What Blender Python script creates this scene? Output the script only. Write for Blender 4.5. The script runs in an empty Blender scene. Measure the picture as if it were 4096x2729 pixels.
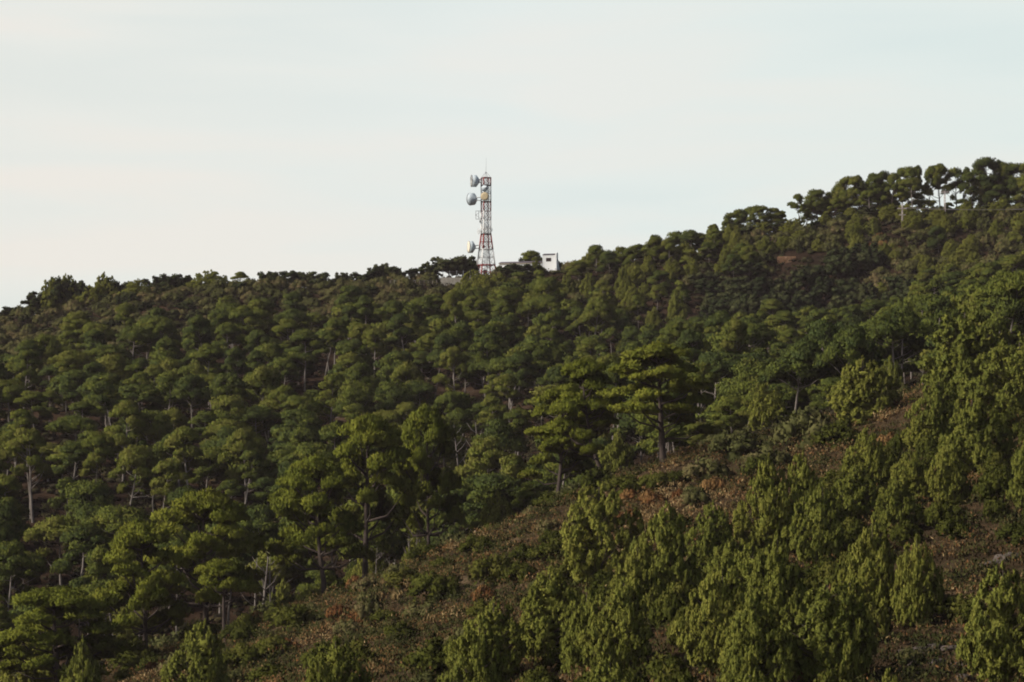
import bpy, math, random
import numpy as np
from mathutils import Vector, Matrix

F = 11378.0            # focal length in photo pixels (100 mm on a 36 mm wide sensor, 4096 px)
CU, VH = 2048.0, 2000.0  # photo column of the axis, photo row of the level line through the camera
sc = bpy.context.scene
COL = sc.collection
R = np.random.default_rng(20240)

# ------------------------------------------------------------------ terrain
DN = [0, 10, 30, 60, 120, 170, 215, 260, 300, 330, 365, 420, 500, 560, 600, 650, 700, 760, 850, 1000, 1300]
UN = [-1500, 0, 700, 1500, 2100, 2700, 3400, 4096, 5600]
TAB = {   # ground rows at d = 170 ... 700
    -1500: [3380, 3130, 2960, 2860, 2800, 2560, 2190, 1840, 1670, 1570, 1465, 1370],
    0:    [3300, 3050, 2880, 2780, 2720, 2480, 2110, 1760, 1590, 1490, 1385, 1290],
    700:  [3050, 2860, 2700, 2620, 2640, 2460, 2080, 1740, 1560, 1450, 1320, 1185],
    1500: [2790, 2580, 2420, 2320, 2400, 2400, 2080, 1740, 1540, 1420, 1290, 1140],
    2100: [2740, 2440, 2230, 2085, 2120, 2150, 1930, 1680, 1510, 1420, 1290, 1105],
    2700: [2600, 2260, 2010, 1850, 1860, 1900, 1740, 1540, 1400, 1440, 1240, 1030],
    3400: [2500, 2120, 1850, 1690, 1660, 1690, 1590, 1440, 1330, 1360, 1130, 895],
    4096: [2420, 1980, 1640, 1450, 1440, 1480, 1380, 1220, 1110, 1170, 1010, 845],
    5600: [2270, 1830, 1490, 1300, 1290, 1330, 1230, 1070, 960, 1020, 860, 700],
}
def _column(u):
    z = [(VH - v) * d / F for v, d in zip(TAB[u], DN[5:17])]
    return [-1.7, -1.8, -4.5, -11.5, -13.0] + z + [z[-1] - 3, z[-1] - 12, z[-1] - 26, z[-1] - 50]
def pchip(xk, Y, x):
    """monotone cubic through Y[k, ...] at xk, evaluated at x"""
    xk = np.asarray(xk, float); Y = np.asarray(Y, float)
    h = np.diff(xk)[:, None]; dl = np.diff(Y, axis=0) / h
    m = np.zeros_like(Y); m[0], m[-1] = dl[0], dl[-1]
    a, b = dl[:-1], dl[1:]
    ok = (a * b) > 0
    m[1:-1] = np.where(ok, 2 * a * b / np.where(ok, a + b, 1), 0)
    i = np.clip(np.searchsorted(xk, x) - 1, 0, len(xk) - 2)
    hh = h[i]; t = ((x - xk[i]))[:, None] / hh
    return ((2*t**3 - 3*t**2 + 1) * Y[i] + (t**3 - 2*t**2 + t) * hh * m[i] + (-2*t**3 + 3*t**2) * Y[i+1] + (t**3 - t**2) * hh * m[i+1])
DG = np.arange(0, 1301, 2.0)
UG = np.arange(-1500, 5601, 20.0)
_z = pchip(DN, np.array([_column(u) for u in UN]).T, DG)      # (d, u nodes)
ZG = pchip(UN, _z.T, UG).T                                     # (d, u)
_ph = R.uniform(0, 6.28, (14, 2)); _an = R.uniform(0, 6.28, 14); _wl = np.array([60, 48, 37, 30, 23, 19, 15, 12, 9, 7, 5.5, 4.5, 3.6, 3.0])
def bumps(x, y):
    s = 0
    for k in range(14):
        s = s + _wl[k] * 0.0055 * np.sin((x * math.cos(_an[k]) + y * math.sin(_an[k])) * 6.283 / _wl[k] + _ph[k, 0])
    return s
def ground(x, y):
    x = np.atleast_1d(np.asarray(x, float)); y = np.atleast_1d(np.asarray(y, float))
    u = CU + F * x / np.maximum(y, 60.0)
    fu = np.clip((u + 1500) / 20, 0, len(UG) - 1.001); fd = np.clip(y / 2, 0, len(DG) - 1.001)
    iu = fu.astype(int); i_d = fd.astype(int); a = fu - iu; b = fd - i_d
    z = (ZG[i_d, iu]*(1-a)*(1-b) + ZG[i_d, iu+1]*a*(1-b) + ZG[i_d+1, iu]*(1-a)*b + ZG[i_d+1, iu+1]*a*b)
    return z + bumps(x, y) * np.clip(y / 60, 0, 1)
def gz(x, y): return float(ground(x, y)[0])
def ux(u, d): return (u - CU) * d / F
def vrow(z, d): return VH - F * z / d
def find_d(u, v, lo=122, hi=312):
    """depth at which the near slope stands at photo row v in column u"""
    d = np.arange(hi, lo, -1.0)
    vs = VH - F * ground((u - CU) * d / F, d) / d
    k = np.argmax(vs >= v) if (vs >= v).any() else len(d) - 1
    return float(d[k])

# ------------------------------------------------------------------ materials
def nodes_of(name):
    m = bpy.data.materials.new(name); m.use_nodes = True
    nt = m.node_tree; nt.nodes.clear()
    out = nt.nodes.new('ShaderNodeOutputMaterial')
    return m, nt, out
def ramp(nt, stops):
    r = nt.nodes.new('ShaderNodeValToRGB')
    e = r.color_ramp.elements
    while len(e) < len(stops): e.new(0.5)
    for k, (p, c) in enumerate(stops):
        e[k].position = p; e[k].color = (*c, 1)
    return r
def foliage(name, stops, transl=0.10, spread=0.8):
    m, nt, out = nodes_of(name); N = nt.nodes; L = nt.links
    at = N.new('ShaderNodeAttribute'); at.attribute_name = 'nrm'
    vt = N.new('ShaderNodeVectorTransform'); vt.vector_type = 'NORMAL'; vt.convert_from = 'OBJECT'; vt.convert_to = 'WORLD'
    L.new(at.outputs['Vector'], vt.inputs[0])
    ti = N.new('ShaderNodeAttribute'); ti.attribute_name = 'tint'
    oi = N.new('ShaderNodeObjectInfo')
    ma = N.new('ShaderNodeMath'); ma.operation = 'MULTIPLY_ADD'; ma.inputs[1].default_value = spread; ma.inputs[2].default_value = -spread / 2
    L.new(oi.outputs['Random'], ma.inputs[0])
    ad = N.new('ShaderNodeMath'); ad.operation = 'ADD'; ad.use_clamp = True
    L.new(ti.outputs['Fac'], ad.inputs[0]); L.new(ma.outputs[0], ad.inputs[1])
    rp = ramp(nt, stops); L.new(ad.outputs[0], rp.inputs[0])
    df = N.new('ShaderNodeBsdfDiffuse'); tr = N.new('ShaderNodeBsdfTranslucent'); mx = N.new('ShaderNodeMixShader')
    mx.inputs[0].default_value = transl
    for b in (df, tr):
        L.new(rp.outputs[0], b.inputs['Color'])
    L.new(vt.outputs[0], df.inputs['Normal'])
    L.new(df.outputs[0], mx.inputs[1]); L.new(tr.outputs[0], mx.inputs[2]); L.new(mx.outputs[0], out.inputs[0])
    return m
def solid(name, stops, scale=3.0, rough=0.8, metal=0.0, detail=6, bump=0.0, stretch=None):
    m, nt, out = nodes_of(name); N = nt.nodes; L = nt.links
    tc = N.new('ShaderNodeTexCoord'); mp = N.new('ShaderNodeMapping')
    if stretch: mp.inputs['Scale'].default_value = stretch
    L.new(tc.outputs['Object'], mp.inputs[0])
    nz = N.new('ShaderNodeTexNoise'); nz.inputs['Scale'].default_value = scale; nz.inputs['Detail'].default_value = detail
    L.new(mp.outputs[0], nz.inputs['Vector'])
    rp = ramp(nt, stops); L.new(nz.outputs['Fac'], rp.inputs[0])
    b = N.new('ShaderNodeBsdfPrincipled'); L.new(rp.outputs[0], b.inputs['Base Color'])
    b.inputs['Roughness'].default_value = rough; b.inputs['Metallic'].default_value = metal
    b.inputs['Specular IOR Level'].default_value = 0.25
    if bump:
        bp = N.new('ShaderNodeBump'); bp.inputs['Strength'].default_value = bump; bp.inputs['Distance'].default_value = 0.05
        L.new(nz.outputs['Fac'], bp.inputs['Height']); L.new(bp.outputs[0], b.inputs['Normal'])
    L.new(b.outputs[0], out.inputs[0])
    return m
def two(c, k=0.75): return [(0.3, tuple(x * k for x in c)), (0.7, c)]

M = {}
M['forest'] = foliage('forest_pine_needles', [(0.0, (0.046, 0.062, 0.021)), (0.25, (0.064, 0.079, 0.021)), (0.5, (0.091, 0.106, 0.023)), (0.75, (0.116, 0.128, 0.023)), (1.0, (0.140, 0.136, 0.032))])
M['mature'] = foliage('mature_pine_needles', [(0.0, (0.070, 0.082, 0.014)), (0.5, (0.122, 0.134, 0.020)), (1.0, (0.180, 0.176, 0.028))], spread=0.35)
M['young'] = foliage('young_pine_needles', [(0.0, (0.100, 0.114, 0.026)), (0.5, (0.162, 0.170, 0.034)), (1.0, (0.220, 0.208, 0.044))], spread=0.4)
M['oak'] = foliage('oak_leaves', [(0.0, (0.024, 0.031, 0.014)), (0.5, (0.044, 0.054, 0.022)), (1.0, (0.074, 0.076, 0.032))], 0.1)
M['olive'] = foliage('grey_shrub_leaves', [(0.0, (0.056, 0.060, 0.022)), (0.4, (0.086, 0.086, 0.030)), (0.75, (0.110, 0.100, 0.040)), (1.0, (0.140, 0.104, 0.052))], 0.1, 0.8)
M['green_bush'] = foliage('green_shrub_leaves', [(0.0, (0.040, 0.046, 0.011)), (0.5, (0.064, 0.070, 0.014)), (1.0, (0.100, 0.096, 0.022))], 0.15, 0.7)
M['rust'] = foliage('rust_shrub_leaves', [(0.0, (0.085, 0.036, 0.016)), (0.5, (0.150, 0.070, 0.028)), (1.0, (0.250, 0.150, 0.060))], 0.1, 0.7)
M['straw'] = foliage('straw_blades', [(0.0, (0.150, 0.095, 0.035)), (0.5, (0.240, 0.165, 0.070)), (1.0, (0.340, 0.250, 0.120))], 0.15, 0.5)
M['scrub'] = foliage('heath_leaves', [(0.0, (0.030, 0.033, 0.013)), (0.25, (0.052, 0.058, 0.018)), (0.5, (0.078, 0.072, 0.028)), (0.63, (0.125, 0.078, 0.036)), (0.75, (0.190, 0.090, 0.036)), (0.86, (0.220, 0.150, 0.070)), (1.0, (0.330, 0.235, 0.115))], 0.12, 0.0)
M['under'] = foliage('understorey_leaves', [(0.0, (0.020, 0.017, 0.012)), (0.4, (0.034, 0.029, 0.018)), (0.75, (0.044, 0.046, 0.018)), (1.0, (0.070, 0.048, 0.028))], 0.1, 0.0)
M['bark_dark'] = solid('dark_bark', [(0.3, (0.030, 0.022, 0.019)), (0.7, (0.075, 0.055, 0.045))], 6, 0.95, bump=0.6, stretch=(1, 1, 0.25))
M['bark_pale'] = solid('pale_bark', [(0.3, (0.120, 0.100, 0.086)), (0.7, (0.270, 0.235, 0.205))], 4, 0.95, bump=0.4, stretch=(1, 1, 0.25))
M['bark_grey'] = solid('grey_dead_wood', [(0.3, (0.100, 0.084, 0.074)), (0.7, (0.220, 0.190, 0.168))], 4, 0.95, bump=0.4, stretch=(1, 1, 0.25))
M['red'] = solid('red_paint', [(0.3, (0.190, 0.024, 0.020)), (0.7, (0.340, 0.042, 0.032))], 2.5, 0.6)
M['white'] = solid('white_paint', [(0.3, (0.66, 0.64, 0.62)), (0.7, (0.82, 0.81, 0.79))], 2.0, 0.6)
M['galv'] = solid('galvanised_steel', [(0.3, (0.24, 0.25, 0.26)), (0.7, (0.36, 0.37, 0.38))], 4, 0.5, 0.3)
M['dark_steel'] = solid('dark_steel', [(0.3, (0.030, 0.022, 0.022)), (0.7, (0.070, 0.050, 0.048))], 4, 0.6)
M['drum'] = solid('grey_blue_drum', [(0.3, (0.40, 0.46, 0.50)), (0.7, (0.50, 0.56, 0.60))], 1.2, 0.5)
M['drum_white'] = solid('white_drum', [(0.3, (0.60, 0.60, 0.57)), (0.7, (0.72, 0.72, 0.68))], 1.2, 0.5)
M['radome_tan'] = solid('tan_radome', [(0.3, (0.46, 0.37, 0.23)), (0.7, (0.54, 0.44, 0.28))], 1.0, 0.6)
M['radome_cream'] = solid('cream_radome', [(0.3, (0.66, 0.60, 0.47)), (0.7, (0.76, 0.70, 0.56))], 1.0, 0.6)
M['radome_torn'] = solid('torn_radome', [(0.40, (0.03, 0.03, 0.035)), (0.52, (0.42, 0.42, 0.40))], 0.9, 0.6)
M['plaster'] = solid('white_plaster', [(0.3, (0.80, 0.80, 0.79)), (0.7, (0.86, 0.86, 0.85))], 0.8, 0.9)
M['eave'] = solid('cream_eave', two((0.62, 0.54, 0.42)), 2, 0.8)
M['roof'] = solid('grey_roof_sheet', [(0.3, (0.095, 0.080, 0.088)), (0.7, (0.150, 0.125, 0.135))], 1.5, 0.7)
M['dark_glass'] = solid('dark_window', two((0.035, 0.022, 0.024)), 3, 0.35)
M['frame'] = solid('window_frame', two((0.10, 0.075, 0.07)), 3, 0.7)
M['concrete'] = solid('concrete', [(0.3, (0.24, 0.215, 0.18)), (0.7, (0.36, 0.33, 0.285))], 1.6, 0.95, bump=0.3)
M['rust_stone'] = solid('rust_stone', [(0.30, (0.10, 0.055, 0.030)), (0.55, (0.200, 0.110, 0.058)), (0.75, (0.36, 0.26, 0.18))], 1.4, 0.95, bump=0.4)
M['rock'] = solid('grey_rock', [(0.3, (0.045, 0.034, 0.030)), (0.7, (0.100, 0.078, 0.066))], 2.0, 0.95, bump=0.6)
M['pole'] = solid('weathered_pole', [(0.3, (0.26, 0.22, 0.20)), (0.7, (0.42, 0.37, 0.34))], 3, 0.9)
M['wire'] = solid('wire', two((0.16, 0.14, 0.14)), 3, 0.6)

def ground_material():
    m, nt, out = nodes_of('dry_ground'); N = nt.nodes; L = nt.links
    tc = N.new('ShaderNodeTexCoord')
    n1 = N.new('ShaderNodeTexNoise'); n1.inputs['Scale'].default_value = 0.09; n1.inputs['Detail'].default_value = 8
    n2 = N.new('ShaderNodeTexNoise'); n2.inputs['Scale'].default_value = 1.3; n2.inputs['Detail'].default_value = 10; n2.inputs['Roughness'].default_value = 0.7
    for n in (n1, n2): L.new(tc.outputs['Object'], n.inputs['Vector'])
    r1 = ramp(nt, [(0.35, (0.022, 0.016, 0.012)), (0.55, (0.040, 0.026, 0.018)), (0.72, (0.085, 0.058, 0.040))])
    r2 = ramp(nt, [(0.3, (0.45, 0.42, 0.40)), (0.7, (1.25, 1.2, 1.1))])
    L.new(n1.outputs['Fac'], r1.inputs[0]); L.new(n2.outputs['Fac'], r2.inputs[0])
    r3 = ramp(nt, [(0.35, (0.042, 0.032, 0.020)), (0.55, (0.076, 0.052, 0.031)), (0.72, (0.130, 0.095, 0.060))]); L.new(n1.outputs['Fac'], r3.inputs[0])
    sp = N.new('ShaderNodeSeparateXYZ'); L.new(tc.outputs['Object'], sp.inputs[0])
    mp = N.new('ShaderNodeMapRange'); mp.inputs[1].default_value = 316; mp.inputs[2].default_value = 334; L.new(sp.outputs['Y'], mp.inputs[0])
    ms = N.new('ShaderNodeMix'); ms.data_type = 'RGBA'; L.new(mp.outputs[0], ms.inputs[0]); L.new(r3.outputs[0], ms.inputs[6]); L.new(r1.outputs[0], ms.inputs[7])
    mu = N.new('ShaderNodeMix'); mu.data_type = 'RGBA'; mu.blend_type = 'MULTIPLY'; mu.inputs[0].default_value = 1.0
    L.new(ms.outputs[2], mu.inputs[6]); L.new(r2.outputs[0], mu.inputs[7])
    b = N.new('ShaderNodeBsdfDiffuse'); L.new(mu.outputs[2], b.inputs[0])
    bp = N.new('ShaderNodeBump'); bp.inputs['Strength'].default_value = 0.8; bp.inputs['Distance'].default_value = 0.25
    L.new(n2.outputs['Fac'], bp.inputs['Height']); L.new(bp.outputs[0], b.inputs['Normal'])
    L.new(b.outputs[0], out.inputs[0])
    return m
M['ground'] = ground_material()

# ------------------------------------------------------------------ mesh helpers
def build_mesh(name, V, faces, mat, nrm=None, tint=None, smooth=False):
    """faces: list of integer arrays (n, 3) or (n, 4)"""
    me = bpy.data.meshes.new(name)
    V = np.asarray(V, np.float32)
    me.vertices.add(len(V)); me.vertices.foreach_set('co', V.ravel())
    loops = np.concatenate([f.ravel() for f in faces]).astype(np.int32)
    sizes = np.concatenate([np.full(len(f), f.shape[1], np.int32) for f in faces])
    me.loops.add(len(loops)); me.loops.foreach_set('vertex_index', loops)
    starts = np.concatenate([[0], np.cumsum(sizes)[:-1]]).astype(np.int32)
    me.polygons.add(len(sizes)); me.polygons.foreach_set('loop_start', starts); me.polygons.foreach_set('loop_total', sizes)
    if smooth: me.polygons.foreach_set('use_smooth', np.ones(len(sizes), bool))
    if nrm is not None:
        a = me.attributes.new('nrm', 'FLOAT_VECTOR', 'POINT'); a.data.foreach_set('vector', np.asarray(nrm, np.float32).ravel())
    if tint is not None:
        a = me.attributes.new('tint', 'FLOAT', 'POINT'); a.data.foreach_set('value', np.asarray(tint, np.float32))
    me.materials.append(mat); me.update(calc_edges=True); me.validate()
    return me
def ico(sub=1):
    t = (1 + 5 ** 0.5) / 2
    v = [(-1, t, 0), (1, t, 0), (-1, -t, 0), (1, -t, 0), (0, -1, t), (0, 1, t), (0, -1, -t), (0, 1, -t), (t, 0, -1), (t, 0, 1), (-t, 0, -1), (-t, 0, 1)]
    f = [(0, 11, 5), (0, 5, 1), (0, 1, 7), (0, 7, 10), (0, 10, 11), (1, 5, 9), (5, 11, 4), (11, 10, 2), (10, 7, 6), (7, 1, 8), (3, 9, 4), (3, 4, 2), (3, 2, 6), (3, 6, 8), (3, 8, 9), (4, 9, 5), (2, 4, 11), (6, 2, 10), (8, 6, 7), (9, 8, 1)]
    v = [np.array(p) / np.linalg.norm(p) for p in v]
    for _ in range(sub):
        cache = {}; nf = []
        def mid(a, b):
            k = (min(a, b), max(a, b))
            if k not in cache:
                p = v[a] + v[b]; v.append(p / np.linalg.norm(p)); cache[k] = len(v) - 1
            return cache[k]
        for a, b, c in f:
            x, y, z = mid(a, b), mid(b, c), mid(c, a)
            nf += [(a, x, z), (b, y, x), (c, z, y), (x, y, z)]
        f = nf
    return np.array(v), np.array(f)
ICO_V, ICO_F = ico(1)
def unit(a): return a / np.maximum(np.linalg.norm(a, axis=-1, keepdims=True), 1e-6)

class Leaves:
    """gathers leafy clumps: each an inner core and a shell of small pointed tufts"""
    def __init__(s, rng): s.r = rng; s.V = []; s.N = []; s.T = []; s.Q = []; s.C = []; s.n = 0
    def clump(s, c, rad, n, L, W, up=0.7, low=-0.45, core=0.52, jit=0.75, ctr=None, tint=None, grow=0.3, taper=0.0):
        r = s.r; c = np.asarray(c, float); rad = np.asarray(rad, float)
        d = unit(r.normal(size=(int(n * 1.6) + 4, 3)))
        d = d[d[:, 2] > low][:max(int(n), 3)]; k = len(d)
        p = c + rad * d * (1.08 - grow * 1.5 * r.random((k, 1)) ** 1.6)
        if taper: p[:, :2] = c[:2] + (p[:, :2] - c[:2]) * (1.15 - taper * np.clip(d[:, 2:3] * 0.5 + 0.5, 0, 1))
        no = unit(d / rad)
        q = unit(no + r.normal(size=(k, 3)) * jit)
        a = unit(no * (1 - up) + np.array([0, 0, up]) + r.normal(size=(k, 3)) * 0.28)
        a = unit(a - (a * q).sum(1, keepdims=True) * q); b = np.cross(q, a)
        l = L * (0.6 + 0.8 * r.random((k, 1))); w = W * (0.6 + 0.8 * r.random((k, 1)))
        v = np.stack([p - a * l * 0.4, p + b * w * 0.5, p + a * l * 0.6, p - b * w * 0.5], 1)
        if ctr is not None: no = unit(no * 0.55 + unit(p - np.asarray(ctr)) * 0.6)
        t0 = r.random() * 0.5 + 0.25 if tint is None else tint
        s.V.append(v.reshape(-1, 3)); s.N.append(np.repeat(no, 4, 0)); s.T.append(np.repeat(np.clip(t0 + (r.random(k) - 0.5) * 0.5, 0.02, 0.98), 4))
        s.Q.append(np.arange(4 * k).reshape(k, 4) + s.n); s.n += 4 * k
        if core:
            s.V.append(c + ICO_V * rad * core * (0.9 + 0.2 * r.random((len(ICO_V), 1)))); s.N.append(unit(ICO_V / rad)); s.T.append(np.full(len(ICO_V), t0))
            s.C.append(ICO_F + s.n); s.n += len(ICO_V)
    def arrays(s):
        f = [np.concatenate(s.Q)] + ([np.concatenate(s.C)] if s.C else [])
        return np.concatenate(s.V), np.concatenate(s.N), np.concatenate(s.T), f
    def mesh(s, name, mat):
        v, n, t, f = s.arrays()
        return build_mesh(name, v, f, mat, n, t)
class Tubes:
    def __init__(s): s.V = []; s.Fq = []; s.Ft = []; s.n = 0
    def tube(s, pts, rad, seg=7):
        pts = np.asarray(pts, float); k = len(pts)
        rad = np.broadcast_to(np.asarray(rad, float), (k,))
        tg = unit(np.gradient(pts, axis=0)); ref = np.array([0, 1, 0.13]) if abs(tg[0][2]) > 0.8 else np.array([0, 0, 1.0])
        a = unit(np.cross(tg, ref)); b = np.cross(tg, a)
        an = np.arange(seg) * 6.28318 / seg
        ring = pts[:, None] + rad[:, None, None] * (a[:, None] * np.cos(an)[None, :, None] + b[:, None] * np.sin(an)[None, :, None])
        s.V.append(ring.reshape(-1, 3))
        i = np.arange(k - 1)[:, None] * seg; j = np.arange(seg)[None]; j2 = (j + 1) % seg
        s.Fq.append(np.stack([i + j, i + j2, i + seg + j2, i + seg + j], -1).reshape(-1, 4) + s.n)
        for e, o in ((0, 1), (k - 1, 0)):
            if seg == 4:
                q = np.arange(4) + e * seg; s.Fq.append((q[::-1] if o else q)[None] + s.n)
            else:
                q = np.arange(1, seg - 1); tr = np.stack([np.zeros_like(q), q, q + 1], 1) + e * seg
                s.Ft.append((tr[:, ::-1] if o else tr) + s.n)
        s.n += k * seg
        return s
    def bar(s, p, q, r, seg=4): return s.tube([p, q], r, seg)
    def mesh(s, name, mat, smooth=False):
        f = [np.concatenate(s.Fq)] + ([np.concatenate(s.Ft)] if s.Ft else [])
        return build_mesh(name, np.concatenate(s.V), f, mat, smooth=smooth)
class Solid:
    """boxes and prisms collected in one mesh"""
    def __init__(s): s.V = []; s.Fc = []; 
    def box(s, x0, x1, y0, y1, z0, z1):
        n = len(s.V); s.V += [(x, y, z) for z in (z0, z1) for x, y in ((x0, y0), (x1, y0), (x1, y1), (x0, y1))]
        s.Fc += [tuple(n + i for i in f) for f in ((3, 2, 1, 0), (4, 5, 6, 7), (0, 1, 5, 4), (1, 2, 6, 5), (2, 3, 7, 6), (3, 0, 4, 7))]
        return s
    def prism(s, poly, axis, a0, a1):
        """poly: points in the two other axes, extruded along axis ('x', 'y' or 'z') from a0 to a1"""
        n = len(s.V); k = len(poly)
        for a in (a0, a1):
            for p, q in poly: s.V.append({'x': (a, p, q), 'y': (p, a, q), 'z': (p, q, a)}[axis])
        s.Fc.append(tuple(range(n + k - 1, n - 1, -1))); s.Fc.append(tuple(range(n + k, n + 2 * k)))
        for i in range(k):
            j = (i + 1) % k; s.Fc.append((n + i, n + j, n + k + j, n + k + i))
        return s
    def mesh(s, name, mat, bevel=0.0):
        import bmesh
        me = bpy.data.meshes.new(name); me.from_pydata(s.V, [], s.Fc); me.materials.append(mat)
        bm = bmesh.new(); bm.from_mesh(me); bmesh.ops.recalc_face_normals(bm, faces=bm.faces)
        if bevel: bmesh.ops.bevel(bm, geom=list(bm.edges), offset=bevel, segments=1, affect='EDGES')
        bm.to_mesh(me); bm.free(); me.update()
        return me
def lathe(profile, seg=28):
    """(radius, x) profile turned round the x axis -> vertices, faces"""
    k = len(profile); an = np.arange(seg) * 6.28318 / seg
    V = np.array([[(x, r * math.cos(t), r * math.sin(t)) for t in an] for r, x in profile]).reshape(-1, 3)
    i = np.arange(k - 1)[:, None] * seg; j = np.arange(seg)[None]; j2 = (j + 1) % seg
    Q = np.stack([i + j, i + seg + j, i + seg + j2, i + j2], -1).reshape(-1, 4)
    return V, Q

def link(o, parent=None):
    COL.objects.link(o)
    if parent is not None: o.parent = parent
    return o
def part(name, me, parent, label=None, loc=None, rot=None):
    o = bpy.data.objects.new(name, me); link(o, parent)
    if label: o['label'] = label
    if loc is not None: o.location = loc
    if rot is not None: o.rotation_euler = rot
    return o
def tag(o, label, cat, group=None, kind=None):
    if label: o['label'] = label
    if cat: o['category'] = cat
    if group: o['group'] = group
    if kind: o['kind'] = kind
    return o
def empty(name, loc, rz=0.0):
    o = bpy.data.objects.new(name, None); link(o); o.location = loc; o.rotation_euler = (0, 0, rz); o.empty_display_size = 0.3
    return o

# ------------------------------------------------------------------ tree kinds (each a crown mesh and a trunk mesh, real metres)
def pine(seed, H, zb, Rc, limbs, per, cr, ntuft, L, W, mat, bark, trunk_r, lean=0.5, flat=0.74, droop=0.55, low_tier=0.45, core=0.4):
    r = np.random.default_rng(seed); lv = Leaves(r); tb = Tubes()
    lx, ly = r.normal(size=2) * lean
    top = np.array([lx, ly, H * 0.93])
    path = np.array([[0, 0, -1.0], [0.05 * lx, 0.05 * ly, 0], [lx * 0.25 + r.normal() * 0.12, ly * 0.25, zb * 0.45], [lx * 0.6 + r.normal() * 0.15, ly * 0.6, zb], [lx * 0.85, ly * 0.85, (zb + H) / 2], [lx, ly, H * 0.93]])
    tb.tube(path, np.array([1.25, 1.05, 0.85, 0.68, 0.4, 0.1]) * trunk_r)
    ctr = (lx * 0.8, ly * 0.8, zb + (H - zb) * 0.25)
    ga = r.random() * 6.28
    for k in range(limbs):
        f = (k + 0.5) / limbs
        upper = r.random() > low_tier or f < 0.2
        q = (f ** 0.5) * (0.95 if upper else 1.0) * r.uniform(0.85, 1.08)
        an = ga + k * 2.39996
        ztop = zb + (H - zb) * (1 - droop * q * q)
        z = ztop - (0.06 * (H - zb) if upper else r.uniform(0.3, 0.62) * (H - zb) * (0.4 + 0.6 * q)) - cr * 0.5
        if not upper: q = max(q, 0.45)
        e = np.array([lx * 0.85 + math.cos(an) * Rc * q, ly * 0.85 + math.sin(an) * Rc * q, max(z, zb * 0.9)])
        s0 = min(max((e[2] - q * Rc * 0.55 - 0) / (H * 0.93), zb * 0.75 / H), 0.88)
        o = np.array([np.interp(s0 * H * 0.93, path[:, 2], path[:, i]) for i in range(3)])
        mid = (o + e) / 2 + np.array([0, 0, -0.12 * Rc * q]) + r.normal(size=3) * 0.15
        tb.tube([o, mid, e], np.array([0.34, 0.24, 0.08]) * trunk_r, 5)
        for m in range(per):
            a2 = r.random() * 6.28; d2 = 0 if m == 0 else r.uniform(0.55, 1.15) * cr
            c = e + np.array([math.cos(a2) * d2, math.sin(a2) * d2, (0.25 if m == 0 else r.uniform(-0.35, 0.2)) * cr])
            s = cr * (r.uniform(0.85, 1.2) if f < 0.2 else r.uniform(0.5, 1.15))
            lv.clump(c, (s, s, s * flat * r.uniform(0.85, 1.15)), ntuft * s * s / cr / cr, L, W, up=0.55, low=-0.4, core=core, jit=0.95, ctr=ctr, grow=0.42)
    return lv, tb, mat, bark, H
def young_pine(seed, H, Rb, n, mat, bark, pw=0.6, L=0.27, W=0.10, spread=1.0):
    """a full young pine: n ascending branches, each ending in a handful of upright plumes"""
    r = np.random.default_rng(seed); lv = Leaves(r); tb = Tubes(); g = H / 7
    tb.tube([[0, 0, -0.8], [0, 0, 0.3], [r.normal() * 0.1, r.normal() * 0.1, H * 0.5], [0, 0, H * 0.93]], np.array([0.13, 0.115, 0.07, 0.02]) * g)
    lobes = [(r.random() * 6.28, r.uniform(0.15, 0.32), r.uniform(0.1, 0.7)) for _ in range(5)]
    def rad(t, an):
        k = 1 + sum(a * math.cos(an - p) * math.exp(-((t - h) / 0.22) ** 2) for p, a, h in lobes)
        return Rb * min(1.0, ((1 - t) / 0.62)) ** pw * min(1.0, 0.42 + t * 2.2) * k
    def plume(c, s, ln, m=34):
        lv.clump(c, (s, s, ln), m, L, W, up=0.8, low=-0.35, jit=0.7, core=0.3, taper=0.85, ctr=(0, 0, c[2] - 1.0), grow=0.35)
    for k in range(n):
        t = 0.02 + 0.95 * (1 - (1 - (k + r.random()) / n) ** 0.6); an = k * 2.39996 + r.normal() * 0.35
        q = rad(t, an) * r.uniform(0.72, 1.06); z = H * 0.9 * t
        e = np.array([math.cos(an) * q, math.sin(an) * q, z])
        tb.tube([[0, 0, max(z - q * 0.55, 0.25)], e * [0.55, 0.55, 1] + [0, 0, -q * 0.3], e], np.array([0.035, 0.025, 0.01]) * g, 4)
        cs = (0.46 - 0.2 * t) * g
        for m in range(9):
            a2 = r.random() * 6.28; d2 = 0 if m == 0 else cs * r.uniform(0.5, 1.25)
            s = r.uniform(0.17, 0.27) * g * spread * (1.1 - 0.4 * t)
            plume(e + np.array([math.cos(a2) * d2, math.sin(a2) * d2, (0.3 if m == 0 else r.uniform(-0.35, 0.25)) * g * 0.8]), s, s * r.uniform(1.3, 1.9))
        for m in range(2):
            f = r.uniform(0.3, 0.7); s = r.uniform(0.2, 0.32) * g
            plume(e * [f, f, 1] + np.array([0, 0, -q * (1 - f) * 0.35 + r.normal() * 0.2]), s, s * 1.6, 34)
    for k in range(8):
        t = 0.1 + 0.085 * k; q = rad(t, 0) * 0.5
        lv.clump((0, 0, H * t), (q, q, H * 0.09), 130, L * 1.2, W * 1.4, up=0.75, low=-1, core=0.5)
    for k in range(5):
        a2 = r.random() * 6.28; rr = 0.055 * H * (k > 0)
        plume(np.array([math.cos(a2) * rr, math.sin(a2) * rr, H * (0.90 - 0.03 * k)]), 0.19 * g, 0.36 * g)
    return lv, tb, mat, bark, H
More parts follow.
